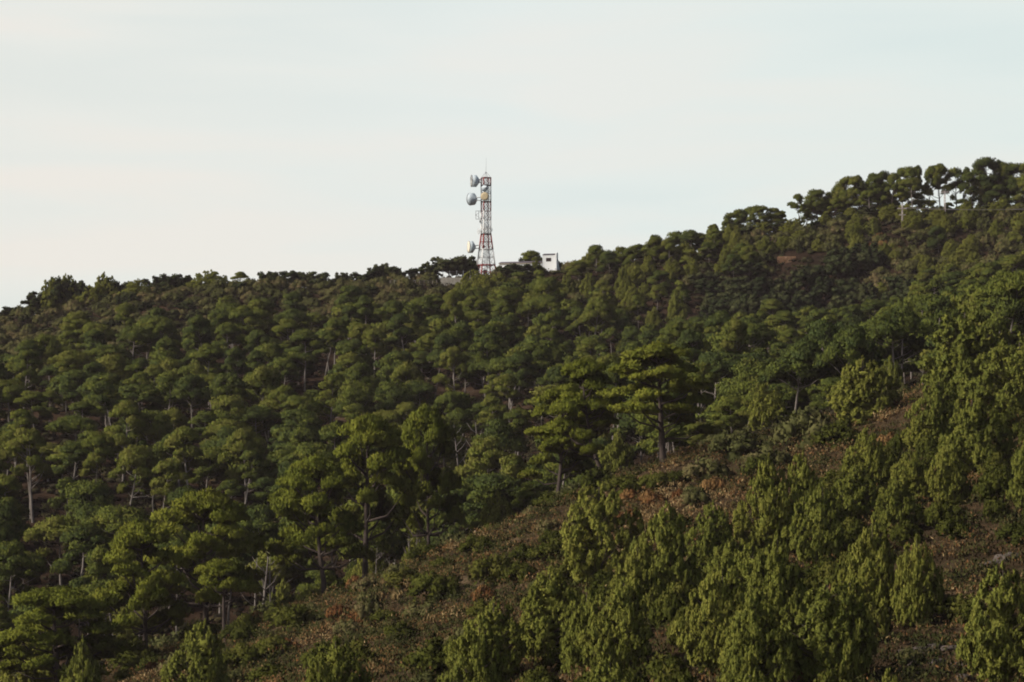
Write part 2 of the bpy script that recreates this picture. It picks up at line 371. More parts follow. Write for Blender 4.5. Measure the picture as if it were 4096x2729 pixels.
def broadleaf(seed, H, Rc, zb, nc, mat, bark, gap=1.0, L=0.42, W=0.30):
    r = np.random.default_rng(seed); lv = Leaves(r); tb = Tubes()
    fork = np.array([r.normal() * 0.2, r.normal() * 0.2, zb])
    tb.tube([[0, 0, -0.8], [0, 0, 0], fork], [0.21, 0.17, 0.12])
    for k in range(nc):
        an = k * 2.39996 + r.random(); f = ((k + 0.5) / nc)
        q = Rc * (0.25 + 0.75 * r.random() ** 0.6); z = zb + (H - zb) * (0.12 + 0.83 * f * (1 - 0.35 * (q / Rc) ** 2))
        e = np.array([math.cos(an) * q, math.sin(an) * q, z])
        tb.tube([fork, (fork + e) / 2 + r.normal(size=3) * 0.2, e], [0.085, 0.06, 0.02], 5)
        for m in range(5):
            s = Rc * r.uniform(0.18, 0.32) * gap
            c = e + r.normal(size=3) * Rc * 0.17
            lv.clump(c, (s, s, s * 0.8), 60, L, W, up=0.3, low=-0.8, jit=0.9, core=0.66, grow=0.5)
    return lv, tb, mat, bark, H
def bush(seed, Rc, H, nc, mat, L=0.28, W=0.2, up=0.4, nt=70):
    r = np.random.default_rng(seed); lv = Leaves(r)
    lv.clump((0, 0, 0), (Rc * 0.7, Rc * 0.7, H * 0.7), 60, L, W, up=up, low=0.0, ctr=(0, 0, -0.5))
    for k in range(nc):
        an = k * 2.39996 + r.random(); q = Rc * math.sqrt((k + 0.5) / nc) * 0.85
        z = H * (0.78 - 0.6 * (q / Rc) ** 2) * r.uniform(0.75, 1.1)
        s = Rc * r.uniform(0.24, 0.4)
        lv.clump((math.cos(an) * q, math.sin(an) * q, z), (s, s, min(s, H * 0.4)), nt, L, W, up=up, low=-0.6, jit=0.8, ctr=(0, 0, -0.3), grow=0.45)
    return lv, None, mat, None, H
def grass_tuft(seed, Rc, H, n, mat):
    r = np.random.default_rng(seed); lv = Leaves(r)
    for k in range(n):
        a = r.random() * 6.28; q = Rc * r.random() ** 0.5
        lv.clump((math.cos(a) * q, math.sin(a) * q, H * 0.35 * r.uniform(0.6, 1.2)), (0.16 * Rc, 0.16 * Rc, H * 0.5), 16, H * 0.6, 0.08, up=0.95, low=-0.8, core=0.6, grow=0.5)
    return lv, None, mat, None, H

KIND = {}   # kind -> list of dicts(crown, trunk, H, R)
def add_kind(kind, makers, cat):
    KIND[kind] = []
    for lv, tb, mat, bark, H in makers:
        v = np.concatenate(lv.V); w = float(np.percentile(np.hypot(v[:, 0], v[:, 1]), 88 if kind == 'young' else 97))
        top = float(np.percentile(v[:, 2], 99.7))
        KIND[kind].append(dict(crown=lv.mesh(kind + '_crown', M[mat]), trunk=None if tb is None else tb.mesh(kind + '_trunk', M[bark], True), H=top, R=w, cat=cat))
FK = 'forest'
add_kind('pine', [   # forest pines: 0-3 wide umbrella, 4-6 rounded, 7-9 tall
    *[pine(100 + k, 10.0, 4.6, (3.2, 3.6, 2.9, 3.3)[k], (13, 16, 11, 13)[k], 3, (1.2, 1.05, 1.35, 1.15)[k], 230, 0.40, 0.18, FK, 'bark_pale', 0.17, (0.4, 0.9, 0.6, 1.2)[k], droop=(0.45, 0.6, 0.5, 0.7)[k], low_tier=0.35) for k in range(4)],
    *[pine(110 + k, 8.5, 2.8, (2.9, 2.6, 3.1)[k], 15, 3, (1.1, 1.0, 1.25)[k], 220, 0.40, 0.18, FK, 'bark_pale', 0.15, 0.4, droop=0.75, low_tier=0.4) for k in range(3)],
    *[pine(120 + k, 11.5, 6.4, (2.4, 2.7, 2.2)[k], 13, 3, 1.0, 210, 0.40, 0.18, FK, 'bark_pale', 0.15, 1.3, droop=0.7, low_tier=0.4) for k in range(3)]], 'pine tree')
add_kind('mature', [
    pine(200, 13.0, 4.4, 4.2, 30, 5, 0.88, 200, 0.38, 0.14, 'mature', 'bark_dark', 0.34, 1.3, low_tier=0.6, flat=0.6),
    pine(201, 13.0, 4.2, 3.6, 28, 5, 0.84, 200, 0.38, 0.14, 'mature', 'bark_dark', 0.30, 1.2, droop=0.7, low_tier=0.62, flat=0.6),
    pine(202, 12.0, 4.2, 4.6, 32, 5, 0.92, 210, 0.38, 0.14, 'mature', 'bark_dark', 0.32, 1.2, droop=0.6, low_tier=0.5, flat=0.6),
    pine(203, 11.0, 3.6, 4.2, 28, 5, 0.86, 200, 0.38, 0.14, 'mature', 'bark_dark', 0.30, 1.1, droop=0.8, low_tier=0.5),
    pine(204, 8.5, 4.0, 2.7, 14, 4, 0.85, 240, 0.34, 0.13, 'mature', 'bark_dark', 0.26, 0.4, low_tier=0.3)], 'pine tree')
add_kind('hilltop', [pine(230 + k, 12.0, (3.6, 5.4, 6.2)[k], 3.6, (24, 18, 16)[k], 3, (1.1, 1.0, 1.0)[k], 170, 0.42, 0.20, FK, ('bark_dark', 'bark_dark', 'bark_pale')[k], 0.22, 0.8, droop=0.6, low_tier=0.6, core=0.2) for k in range(3)], 'pine tree')
add_kind('young', [young_pine(300 + k, 7.5, 2.6 + 0.25 * (k % 3), 88, 'young', 'bark_dark', pw=(0.42, 0.52, 0.64)[k % 3]) for k in range(6)], 'young pine')
add_kind('oak', [broadleaf(400 + k, 4.6 + 0.5 * (k % 3), 2.4, 1.2, 11 + k % 3, 'oak', 'bark_dark', (1.15, 0.95, 0.8)[k % 3]) for k in range(6)], 'oak tree')
add_kind('shrub', [bush(500 + k, 1.9 + 0.3 * (k % 2), 1.9 + 0.3 * (k % 3), 13, 'olive') for k in range(5)], 'shrub')
add_kind('green_bush', [bush(520 + k, 1.3, 1.1 + 0.15 * k, 14, 'green_bush', 0.2, 0.13, nt=90) for k in range(4)], 'bush')
add_kind('rust_bush', [bush(540 + k, 0.8, 0.7, 10, 'rust', 0.2, 0.1, 0.7) for k in range(3)], 'bush')
add_kind('straw_tuft', [grass_tuft(560 + k, 0.7, 0.9, 22, 'straw') for k in range(3)], 'grass tuft')
NAME = {'pine': 'pine_tree', 'mature': 'pine_tree', 'hilltop': 'pine_tree', 'young': 'young_pine', 'oak': 'oak_tree', 'shrub': 'shrub', 'green_bush': 'bush', 'rust_bush': 'bush', 'straw_tuft': 'grass_tuft'}

def plant(kind, proto, x, y, h, w, rz, label, group, lean=(0, 0), z=None):
    """h: height above the ground, w: crown width, both in metres"""
    k = KIND[kind][proto]; sz = h / k['H']; sx = w / 2 / k['R']
    z = gz(x, y) if z is None else z
    if k['trunk'] is None:
        o = bpy.data.objects.new(NAME[kind], k['crown']); link(o)
    else:
        o = empty(NAME[kind], (0, 0, 0))
        part('crown', k['crown'], o); part('trunk', k['trunk'], o)
    o.location = (x, y, z - 0.08); o.rotation_euler = (lean[0], lean[1], rz); o.scale = (sx, sx, sz)
    return tag(o, label, k['cat'], group)

# ------------------------------------------------------------------ the setting
def grid_mesh(name, xs, ys, zf, mat):
    X, Y = np.meshgrid(xs, ys); Z = zf(X.ravel(), Y.ravel())
    n, k = len(xs), len(ys)
    i = (np.arange(k - 1)[:, None] * n + np.arange(n - 1)[None]).ravel()
    return build_mesh(name, np.stack([X.ravel(), Y.ravel(), Z], 1), [np.stack([i, i + 1, i + n + 1, i + n], 1)], mat, smooth=True)
xs = np.unique(np.concatenate([np.arange(-440, -150, 6.0), np.arange(-150, 150, 2.0), np.arange(150, 441, 6.0)]))
ys = np.unique(np.concatenate([np.arange(-60, 150, 5.0), np.arange(150, 340, 1.5), np.arange(340, 720, 2.5), np.arange(720, 1201, 10.0)]))
def terrain_z(x, y):
    z = ground(x, y)
    edge = np.clip((np.maximum(np.abs(x), np.where(y > 500, np.abs(x), 0)) - 300) / 140, 0, 1)
    back = np.clip((y - 1000) / 200, 0, 1)
    e = np.maximum(edge, back); e = e * e * (3 - 2 * e)
    return z * (1 - e) - 62 * e
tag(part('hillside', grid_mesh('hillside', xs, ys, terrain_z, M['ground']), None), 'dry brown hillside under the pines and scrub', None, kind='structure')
gp = build_mesh('plain', [(-6000, -6000, -60), (6000, -6000, -60), (6000, 9000, -60), (-6000, 9000, -60)], [np.array([[0, 1, 2, 3]])], M['ground'])
tag(part('plain', gp, None), 'low ground around the hills', None, kind='structure')

# ------------------------------------------------------------------ lattice tower
TX, TY = ux(1944, 700), 700.0
PXM = F / 700.0
TB = gz(TX, TY)
ZB = (VH - 1114) / PXM
tz = lambda v: (1114 - v) / PXM              # photo row -> metres above the tower's foot
tower = empty('lattice_tower', (TX, TY, ZB))
tag(tower, 'tall red and white lattice mast carrying drum antennas on the ridge', 'radio tower')
ROT = math.radians(22)
def corner(k, z):
    r = 1.3 if z >= tz(937) else 1.3 + (2.85 - 1.3) * (tz(937) - z) / tz(937)
    a = ROT + math.pi / 4 + k * math.pi / 2
    return np.array([r * math.cos(a), r * math.sin(a), z])
bands = [(1118, 1060, 'red', 'red'), (1060, 998, 'white', 'white'), (998, 937, 'red', 'red'), (937, 880, 'white', 'white'), (880, 845, 'white', 'red'), (845, 808, 'red', 'red'), (808, 742, 'white', 'white'), (742, 711, 'red', 'red')]
for v0, v1, lm, bm_ in bands:
    b = Tubes(); z0, z1 = tz(v0), tz(v1)
    nb = max(1, round((z1 - z0) / 1.9))
    for k in range(4):
        for j in range(nb):
            a0, a1 = z0 + (z1 - z0) * j / nb, z0 + (z1 - z0) * (j + 1) / nb
            p, q = corner(k, a0), corner(k + 1, a0); r_, s_ = corner(k, a1), corner(k + 1, a1)
            b.bar(p, s_, 0.05); b.bar(q, r_, 0.05); b.bar(r_, s_, 0.07)
    sec = part('tower_section', b.mesh('tower_section', M[bm_]), tower, ('red' if lm == 'red' else 'white') + ' painted section of the mast')
    for k in range(4): part('leg', Tubes().bar(corner(k, z0), corner(k, z1), 0.16 if z0 < tz(937) - 0.1 else 0.135).mesh('leg', M[lm]), sec)
for v, m_, w in ((937, 'dark_steel', 0.13), (808, 'dark_steel', 0.12), (742, 'dark_steel', 0.12), (712, 'dark_steel', 0.08), (998, 'white', 0.11), (1061, 'red', 0.10), (915, 'white', 0.06)):
    t = Tubes(); z = tz(v)
    c = [corner(k, z) * np.array([1.06, 1.06, 1]) for k in range(4)]
    for k in range(4):
        t.bar(c[k], c[(k + 1) % 4], w)
    for f in (0.25, 0.5, 0.75):
        t.bar(c[0] * (1 - f) + c[1] * f, c[3] * (1 - f) + c[2] * f, 0.04)
    part('platform', t.mesh('platform', M[m_]), tower)
t = Tubes()
for s in (-0.2, 0.2): t.bar((s + 0.1, -0.1, 0), (s + 0.1, -0.1, tz(711)), 0.03)
for k in range(int(tz(711) / 0.45)): t.bar((-0.1, -0.1, 0.4 + k * 0.45), (0.3, -0.1, 0.4 + k * 0.45), 0.022)
part('ladder', t.mesh('ladder', M['galv']), tower)
t = Tubes()
for dx, w in ((-0.38, 0.045), (0.5, 0.05), (0.2, 0.035)): t.bar((dx, 0.25, 0), (dx, 0.25, tz(720)), w)
part('cable_run', t.mesh('cable_run', M['galv']), tower)
t = Tubes()
apex = np.array([0, 0, tz(687)])
for k in range(4): t.bar(corner(k, tz(711)), apex, 0.04)
part('peak_frame', t.mesh('peak_frame', M['galv']), tower)
part('lightning_rod', Tubes().tube([(0, 0, tz(712)), (0, 0, tz(687)), (0.05, 0, tz(630))], (0.05, 0.045, 0.02)).mesh('lightning_rod', M['galv']), tower)

def drum(u, v, dia, yaw, pitch, face, shell, body=0.95, cone=1.0, anchor=None, label=None, y=0.0, arm='dark_steel'):
    """a shrouded dish looking along its local -x; the cone behind it ends in the mount"""
    r = dia / 2; x = (u - 1944) / PXM; z = (1114 - v) / PXM
    loc = (x, y, z); rot = (0, pitch, yaw)
    V, Q = lathe([(r * 0.985, -body / 2), (r, -body / 2 - 0.02), (r, body / 2), (r * 0.72, body / 2 + cone * 0.38), (r * 0.36, body / 2 + cone * 0.85), (r * 0.24, body / 2 + cone), (0.01, body / 2 + cone)])
    d = part('drum_antenna', build_mesh('drum_antenna', V, [Q], M[shell], smooth=False), tower, label, loc, rot)
    V, Q = lathe([(0.01, -body / 2 - 0.06), (r * 0.6, -body / 2 - 0.05), (r * 0.97, -body / 2 - 0.01), (r * 0.97, -body / 2 + 0.05)])
    part('radome', build_mesh('radome', V, [Q], M[face], smooth=False), d)
    V, Q = lathe([(r * 1.005, -body / 2 + 0.1), (r * 1.03, -body / 2 + 0.1), (r * 1.03, -body / 2 - 0.03), (r * 1.005, -body / 2 - 0.03)])
    part('rim', build_mesh('rim', V, [Q], M['galv']), d)
    mt = Matrix.Translation(loc) @ Matrix.Rotation(yaw, 4, 'Z') @ Matrix.Rotation(pitch, 4, 'Y')
    t = Tubes(); b0 = np.array(mt @ Vector((body / 2 + cone * 0.8, 0, 0)))
    an = np.array(anchor if anchor is not None else (-1.1, -0.3, z))
    for o in ((0, 0.25, 0.35), (0, 0.25, -0.35), (0, -0.25, 0.35), (0, -0.25, -0.35)): t.bar(b0 + np.array(o), an + np.array(o) * 1.1, 0.06)
    t.bar(b0 + np.array((0, 0, 0.45)), b0 + np.array((0, 0, -0.45)), 0.12)
    part('mount', t.mesh('mount', M[arm]), tower)
    return d
drum(1895, 724.5, 2.95, math.radians(10), 0, 'radome_torn', 'drum', 1.25, 0.85, label='uppermost drum with a torn face')
drum(1887, 797.0, 3.0, math.radians(-34), 0, 'radome_cream', 'drum', 1.0, 0.95, label='white rimmed drum turned away', arm='white')
d3 = drum(1940, 789.8, 2.08, math.radians(82), 0, 'radome_tan', 'drum', 0.5, 0.45, anchor=(-0.2, -0.9, tz(790)), y=-2.2, label='round tan dish face on the mast')
drum(1938, 756, 1.55, math.radians(-62), math.radians(-14), 'radome_tan', 'drum', 0.35, 1.15, anchor=(0.3, 0.6, tz(752)), y=-1.2, label='small grey horn shaped dish inside the mast')
drum(1882, 988.5, 2.95, math.radians(14), 0, 'radome_cream', 'drum', 1.0, 0.8, anchor=(-1.8, -0.3, tz(988)), label='lowest drum with a cream face')
t = Tubes()
x0, x1, z0, z1 = (1903.5 - 1944) / PXM, (1926 - 1944) / PXM, tz(878), tz(845)
for p, q in (((x0, z0), (x0, z1)), ((x0, z1), (x1, z1)), ((x0, z0), (x1, z0)), (((x0 + x1) / 2, z0), ((x0 + x1) / 2, z1))): t.bar((p[0], -0.5, p[1]), (q[0], -0.5, q[1]), 0.045)
for za in (z0, z1): t.bar((x0, -0.5, (z0 + z1) / 2), (x1, -0.5, za), 0.025)
t.bar((x0 - 0.09, -0.5, (z0 + z1) / 2), (x0 + 0.09, -0.5, (z0 + z1) / 2), 0.12)
part('frame_antenna', t.mesh('frame_antenna', M['dark_steel']), tower)
def grid_dish(x, y, z, r, yaw):
    t = Tubes()
    for f in (-0.9, -0.6, -0.3, 0, 0.3, 0.6, 0.9):
        h = math.sqrt(1 - f * f)
        pts = [(0.45 * (f * f + (h * s) ** 2) * r, f * r, h * s * r) for s in np.linspace(-1, 1, 7)]
        t.tube(pts, 0.026, 4)
    t.tube([(0.45 * r, r * math.cos(a), r * math.sin(a)) for a in np.linspace(0, 6.283, 17)], 0.035, 4)
    t.bar((0, 0, 0), (0.75 * r, 0, 0), 0.025); t.bar((0.7 * r, 0, -0.15), (0.7 * r, 0, 0.15), 0.06); t.bar((0, 0, 0), (-0.6, 0, 0), 0.05)
    return part('grid_antenna', t.mesh('grid_antenna', M['white']), tower, None, (x, y, z), (0, 0, yaw))
grid_dish(-1.55, -0.4, tz(927), 0.72, math.radians(200)); grid_dish(1.2, -0.5, tz(920), 0.42, math.radians(-50)); grid_dish(-0.2, -1.2, tz(921), 0.5, math.radians(-100))
for u, v, w, h in ((1921, 887, 0.45, 0.55), (1925, 892, 0.3, 0.7), (1935, 988, 0.6, 0.5), (1941, 1090, 1.0, 1.1)):
    s = Solid().box(-w / 2, w / 2, -0.2, 0.2, -h / 2, h / 2)
    part('equipment_box', s.mesh('equipment_box', M['dark_steel' if v > 950 else 'galv'], 0.03), tower, None, ((u - 1944) / PXM, -0.7, tz(v)))

# ------------------------------------------------------------------ white hut
TH = math.radians(16)
hx, hd = ux(2221, 704), 704.0
HPX = F / hd
hz0 = (VH - 1108) / HPX
hz = lambda v: (1108 - v) / HPX
hut = empty('white_hut', (hx, hd, hz0), -TH)
tag(hut, 'long low white building with a square end tower beside the mast', 'building')
BW = 51 / HPX / math.cos(TH); LW = 11.2
s = Solid().box(-BW, 0, 0, 1.55, -1.5, hz(1019)); s.prism([(0.0, hz(1019)), (1.55, hz(1019)), (1.55, hz(1014) - 0.05)], 'x', -BW, 0)
part('tower_wall', s.mesh('tower_wall', M['plaster']), hut)
gp_ = [(0.0, -1.5), (0.0, hz(1015.5))] + [(0.78 - 0.78 * math.cos(a), hz(1015.5) + 0.38 * math.sin(a)) for a in np.linspace(0.3, math.pi - 0.3, 7)] + [(1.56, hz(1015.5)), (1.58, hz(1045)), (3.2, hz(1075)), (3.2, -1.5)]
part('gable_wall', Solid().prism(gp_, 'x', 0.003, 0.32).mesh('gable_wall', M['plaster']), hut)
part('tower_roof', Solid().prism([(-0.06, hz(1020)), (-0.06, hz(1020) + 0.07), (1.6, hz(1013.2) + 0.07), (1.6, hz(1013.2))], 'x', -BW - 0.05, -0.12).mesh('tower_roof', M['roof']), hut)
wz0, wz1 = hz(1044.5), hz(1032.5)
wx0, wx1 = -BW + 16 / HPX, -BW + 35 / HPX
win = part('window', Solid().box(wx0 - 0.07, wx1 + 0.07, -0.05, -0.003, wz0 - 0.07, wz0).box(wx0 - 0.07, wx1 + 0.07, -0.05, -0.003, wz1, wz1 + 0.07).box(wx0 - 0.07, wx0, -0.05, -0.003, wz0, wz1).box(wx1, wx1 + 0.07, -0.05, -0.003, wz0, wz1).mesh('window', M['frame']), hut)
part('pane', Solid().box(wx0, wx1, -0.02, -0.004, wz0, wz1).mesh('pane', M['dark_glass']), win)
for u, v, r in ((2177, 1073, 0.1), (2196, 1075, 0.14)):
    V, Q = lathe([(0.005, -0.05), (r, -0.05), (r, 0.0)], 12)
    part('vent', build_mesh('vent', V, [Q], M['dark_glass']), hut, None, (-BW + (u - 2170.6) / HPX, -0.003, hz(v)), (0, 0, math.pi / 2))
part('lamp', Solid().box(0.32, 0.55, 0.5, 0.75, hz(1043), hz(1038)).mesh('lamp', M['dark_steel'], 0.03), hut)
part('long_wall', Solid().box(-BW - LW, -BW - 0.004, 0.12, 3.2, -2.0, hz(1049.5)).mesh('long_wall', M['plaster']), hut)
part('eave_board', Solid().box(-BW - LW - 0.08, -BW - 0.004, -0.08, 0.115, hz(1052.5), hz(1049.6)).mesh('eave_board', M['eave']), hut)
part('long_roof', Solid().prism([(-0.15, hz(1049.5)), (-0.15, hz(1049.5) + 0.08), (1.7, hz(1041) + 0.02), (3.4, hz(1049.5) + 0.08), (3.4, hz(1049.5)), (1.7, hz(1041) - 0.08)], 'x', -BW - LW - 0.12, -BW - 0.006).mesh('long_roof', M['roof']), hut)
part('drain_pipe', Tubes().tube([(-BW - 0.1, 0.03, -1), (-BW - 0.1, 0.03, hz(1053))], 0.06, 6).mesh('drain_pipe', M['galv']), hut)

# ------------------------------------------------------------------ block wall, fence, rust wall, poles
wd = find_d(1825, 1137, 660, 700); WP = F / wd
wa, wb = ux(1762, wd), ux(1888, wd)
wl = Solid(); z0, z1 = (VH - 1140) / WP, (VH - 1110.5) / WP
rows = 4
for r_ in range(rows):
    a = wa - (0.0 if r_ % 2 else 0.45)
    while a < wb:
        b = min(a + 0.88, wb); lo = max(a, wa)
        if b - lo > 0.1: wl.box(lo + 0.012, b - 0.012, wd, wd + 0.3, z0 + (z1 - z0) * r_ / rows + 0.012, z0 + (z1 - z0) * (r_ + 1) / rows - 0.012)
        a += 0.9
wl.box(wa + 0.02, wb - 0.02, wd + 0.02, wd + 0.28, z0 - 1.5, z1 - 0.03)
tag(part('block_wall', wl.mesh('block_wall', M['concrete']), None), 'pale concrete block wall below the dark trees left of the mast', 'wall')
fence = empty('wire_fence', (wa, wd + 0.15, z1)); tag(fence, 'thin wire fence running along the ridge past the block wall', 'fence')
fp = [0.6, 2.2, 3.9, 5.5, 7.1]
for k in range(12):
    u = 1560 + k * 17 if k < 12 else 0
    x = ux(u, wd); h0 = gz(x, wd) - z1
    part('post', Tubes().bar((x - wa, 0, h0 - 0.3), (x - wa, 0, h0 + 1.5), 0.045).mesh('post', M['bark_pale']), fence)
for x in fp: part('post', Tubes().bar((x, 0, -0.1), (x, 0, 1.7), 0.04).mesh('post', M['galv']), fence)
t = Tubes()
for hh in (0.5, 1.0, 1.45):
    t.tube([(ux(1560 + k * 17, wd) - wa, 0, gz(ux(1560 + k * 17, wd), wd) - z1 + hh) for k in range(12)], 0.02, 4)
    t.bar((fp[0], 0, hh), (fp[-1], 0, hh), 0.018)
part('wire', t.mesh('wire', M['wire']), fence)

rd = find_d(3145, 1054, 632, 690); RP = F / rd
rr = np.random.default_rng(5); sl = Solid()
ra, rb = ux(3108, rd), ux(3186, rd); rz0 = gz(ux(3145, rd), rd) - 0.1
for r_ in range(5):
    a = ra + rr.random() * 0.3
    while a < rb - 0.2:
        w = rr.uniform(0.35, 0.9); y = rd + rr.uniform(0, 0.25) + r_ * 0.1
        sl.box(a, min(a + w - 0.03, rb), y, y + 0.6, rz0 + r_ * 0.38 + 0.02 * rr.random(), rz0 + (r_ + 1) * 0.38 - 0.03 * rr.random())
        a += w
sl.box(ra + 0.1, rb - 0.1, rd + 0.35, rd + 0.9, rz0 - 2.0, rz0 + 1.7)
tag(part('stone_wall', sl.mesh('stone_wall', M['rust_stone'], 0.05), None), 'short rust coloured dry stone wall among shrubs on the right hill', 'wall')

def lattice_pole(u, vtop, d, w, label, arms, group=None):
    P = F / d; x = ux(u, d); zg = gz(x, d); h = (VH - vtop) / P - zg
    p = empty('utility_pole', (x, d, zg)); tag(p, label, 'utility pole', group)
    t = Tubes()
    for sx in (-1, 1):
        for sy in (-1, 1): t.bar((sx * w, sy * w, -0.3), (sx * w * 0.6, sy * w * 0.6, h), 0.055)
    for k in range(int(h / 0.7)):
        z = 0.3 + k * 0.7; s = 1 if k % 2 else -1
        for y in (-w * 0.8, w * 0.8): t.bar((-s * w * 0.85, y, z), (s * w * 0.8, y, z + 0.7), 0.03)
    part('mast', t.mesh('mast', M['pole']), p)
    for v, half in arms:
        z = (VH - v) / P - zg
        a = part('crossarm', Solid().box(-half, half, -0.1, 0.1, z - 0.11, z + 0.11).mesh('crossarm', M['pole'], 0.02), p)
        for s in (-0.92, -0.45, 0.45, 0.92):
            V, Q = lathe([(0.02, 0), (0.09, 0.03), (0.06, 0.12), (0.09, 0.2), (0.02, 0.3)], 10)
            part('insulator', build_mesh('insulator', V, [Q], M['dark_steel']), a, None, (half * s, 0, z + 0.07), (0, -math.pi / 2, 0))
    return p, h
PD1 = find_d(3609, 912, 650, 700); PD2 = find_d(3779, 893, 650, 702)
lattice_pole(3609, 818, PD1, 0.15, 'short weathered pole with two crossarms in front of the hilltop pines', ((835, 1.15), (860, 0.8)))
lattice_pole(3779, 766, PD2, 0.19, 'tall slender lattice pole under the gap in the hilltop pines', ((769, 0.9),))
lattice_pole(4520, 790, 640, 0.27, 'pole carrying the power line beyond the right edge', ((812, 1.15),))
t = Tubes()
p0, p1 = np.array([ux(3609, PD1), PD1, (VH - 833) * PD1 / F]), np.array([ux(4520, 640), 640, (VH - 812) * 640 / F])
for o in (-1.0, 1.0):
    pts = [p0 + (p1 - p0) * f + np.array([o * 0.9, 0, -1.9 * 4 * f * (1 - f) * 0.55 + 0.15]) for f in np.linspace(0, 1, 13)]
    t.tube(pts, 0.03, 4)
tag(part('power_line', t.mesh('power_line', M['wire']), None), 'thin overhead wires from the crossarm pole to the right', 'power line')

# ------------------------------------------------------------------ near slope: big pines and young pines, one by one
RZ = np.random.default_rng(77)
def near(kind, proto, u, d, vtop, wpx, label, group, lean=(0, 0)):
    x = ux(u, d); z = gz(x, d); h = (VH - vtop) * d / F - z
    return plant(kind, proto, x, d, h, wpx * d / F, RZ.random() * 6.28, label, group, lean)
G1 = 'tall dark trunked pines along the edge of the near slope'
BIG = [
    (0, 2655, 306, 1375, 350, 'tall tiered pine with thick bare trunk, right one of the trio above the heath'),
    (1, 2415, 312, 1434, 330, 'tall pine with leaning dark trunk, middle one of the trio above the heath'),
    (1, 2225, 318, 1538, 330, 'spreading pine on a slim dark trunk, left one of the trio above the heath'),
    (2, 1715, 326, 1626, 290, 'bright flat topped pine standing left of the bare brown clearing'),
    (0, 1455, 318, 1660, 310, 'large bright yellow green pine with two twin trunks in mid slope'),
    (2, 1300, 308, 1826, 410, 'broad layered pine with forked dark trunk beside the twin trunked pine'),
    (2, 830, 306, 1965, 470, 'widest domed pine with a long sloping side branch, lower left'),
    (3, 580, 292, 2088, 330, 'ragged multi tiered pine against the left flank of the widest pine'),
    (4, 905, 284, 2236, 200, 'small neat round headed pine on a straight dark trunk'),
    (3, 240, 270, 2352, 470, 'low spreading pine with pale crooked trunk in the bottom left corner'),
    (3, 3930, 262, 1760, 330, 'dark wide pine in the shade above the stony gully'),
    (1, 4110, 275, 1640, 300, 'dark pine cut by the right edge above the stony gully'),
    (0, 3790, 285, 1640, 240, 'shaded pine behind the young pines on the right'),
]
for p, u, d, vt, w, lab in BIG: near('mature', p, u, d, vt, w * 1.22, lab, G1)
G2 = 'young pines on the near slope'
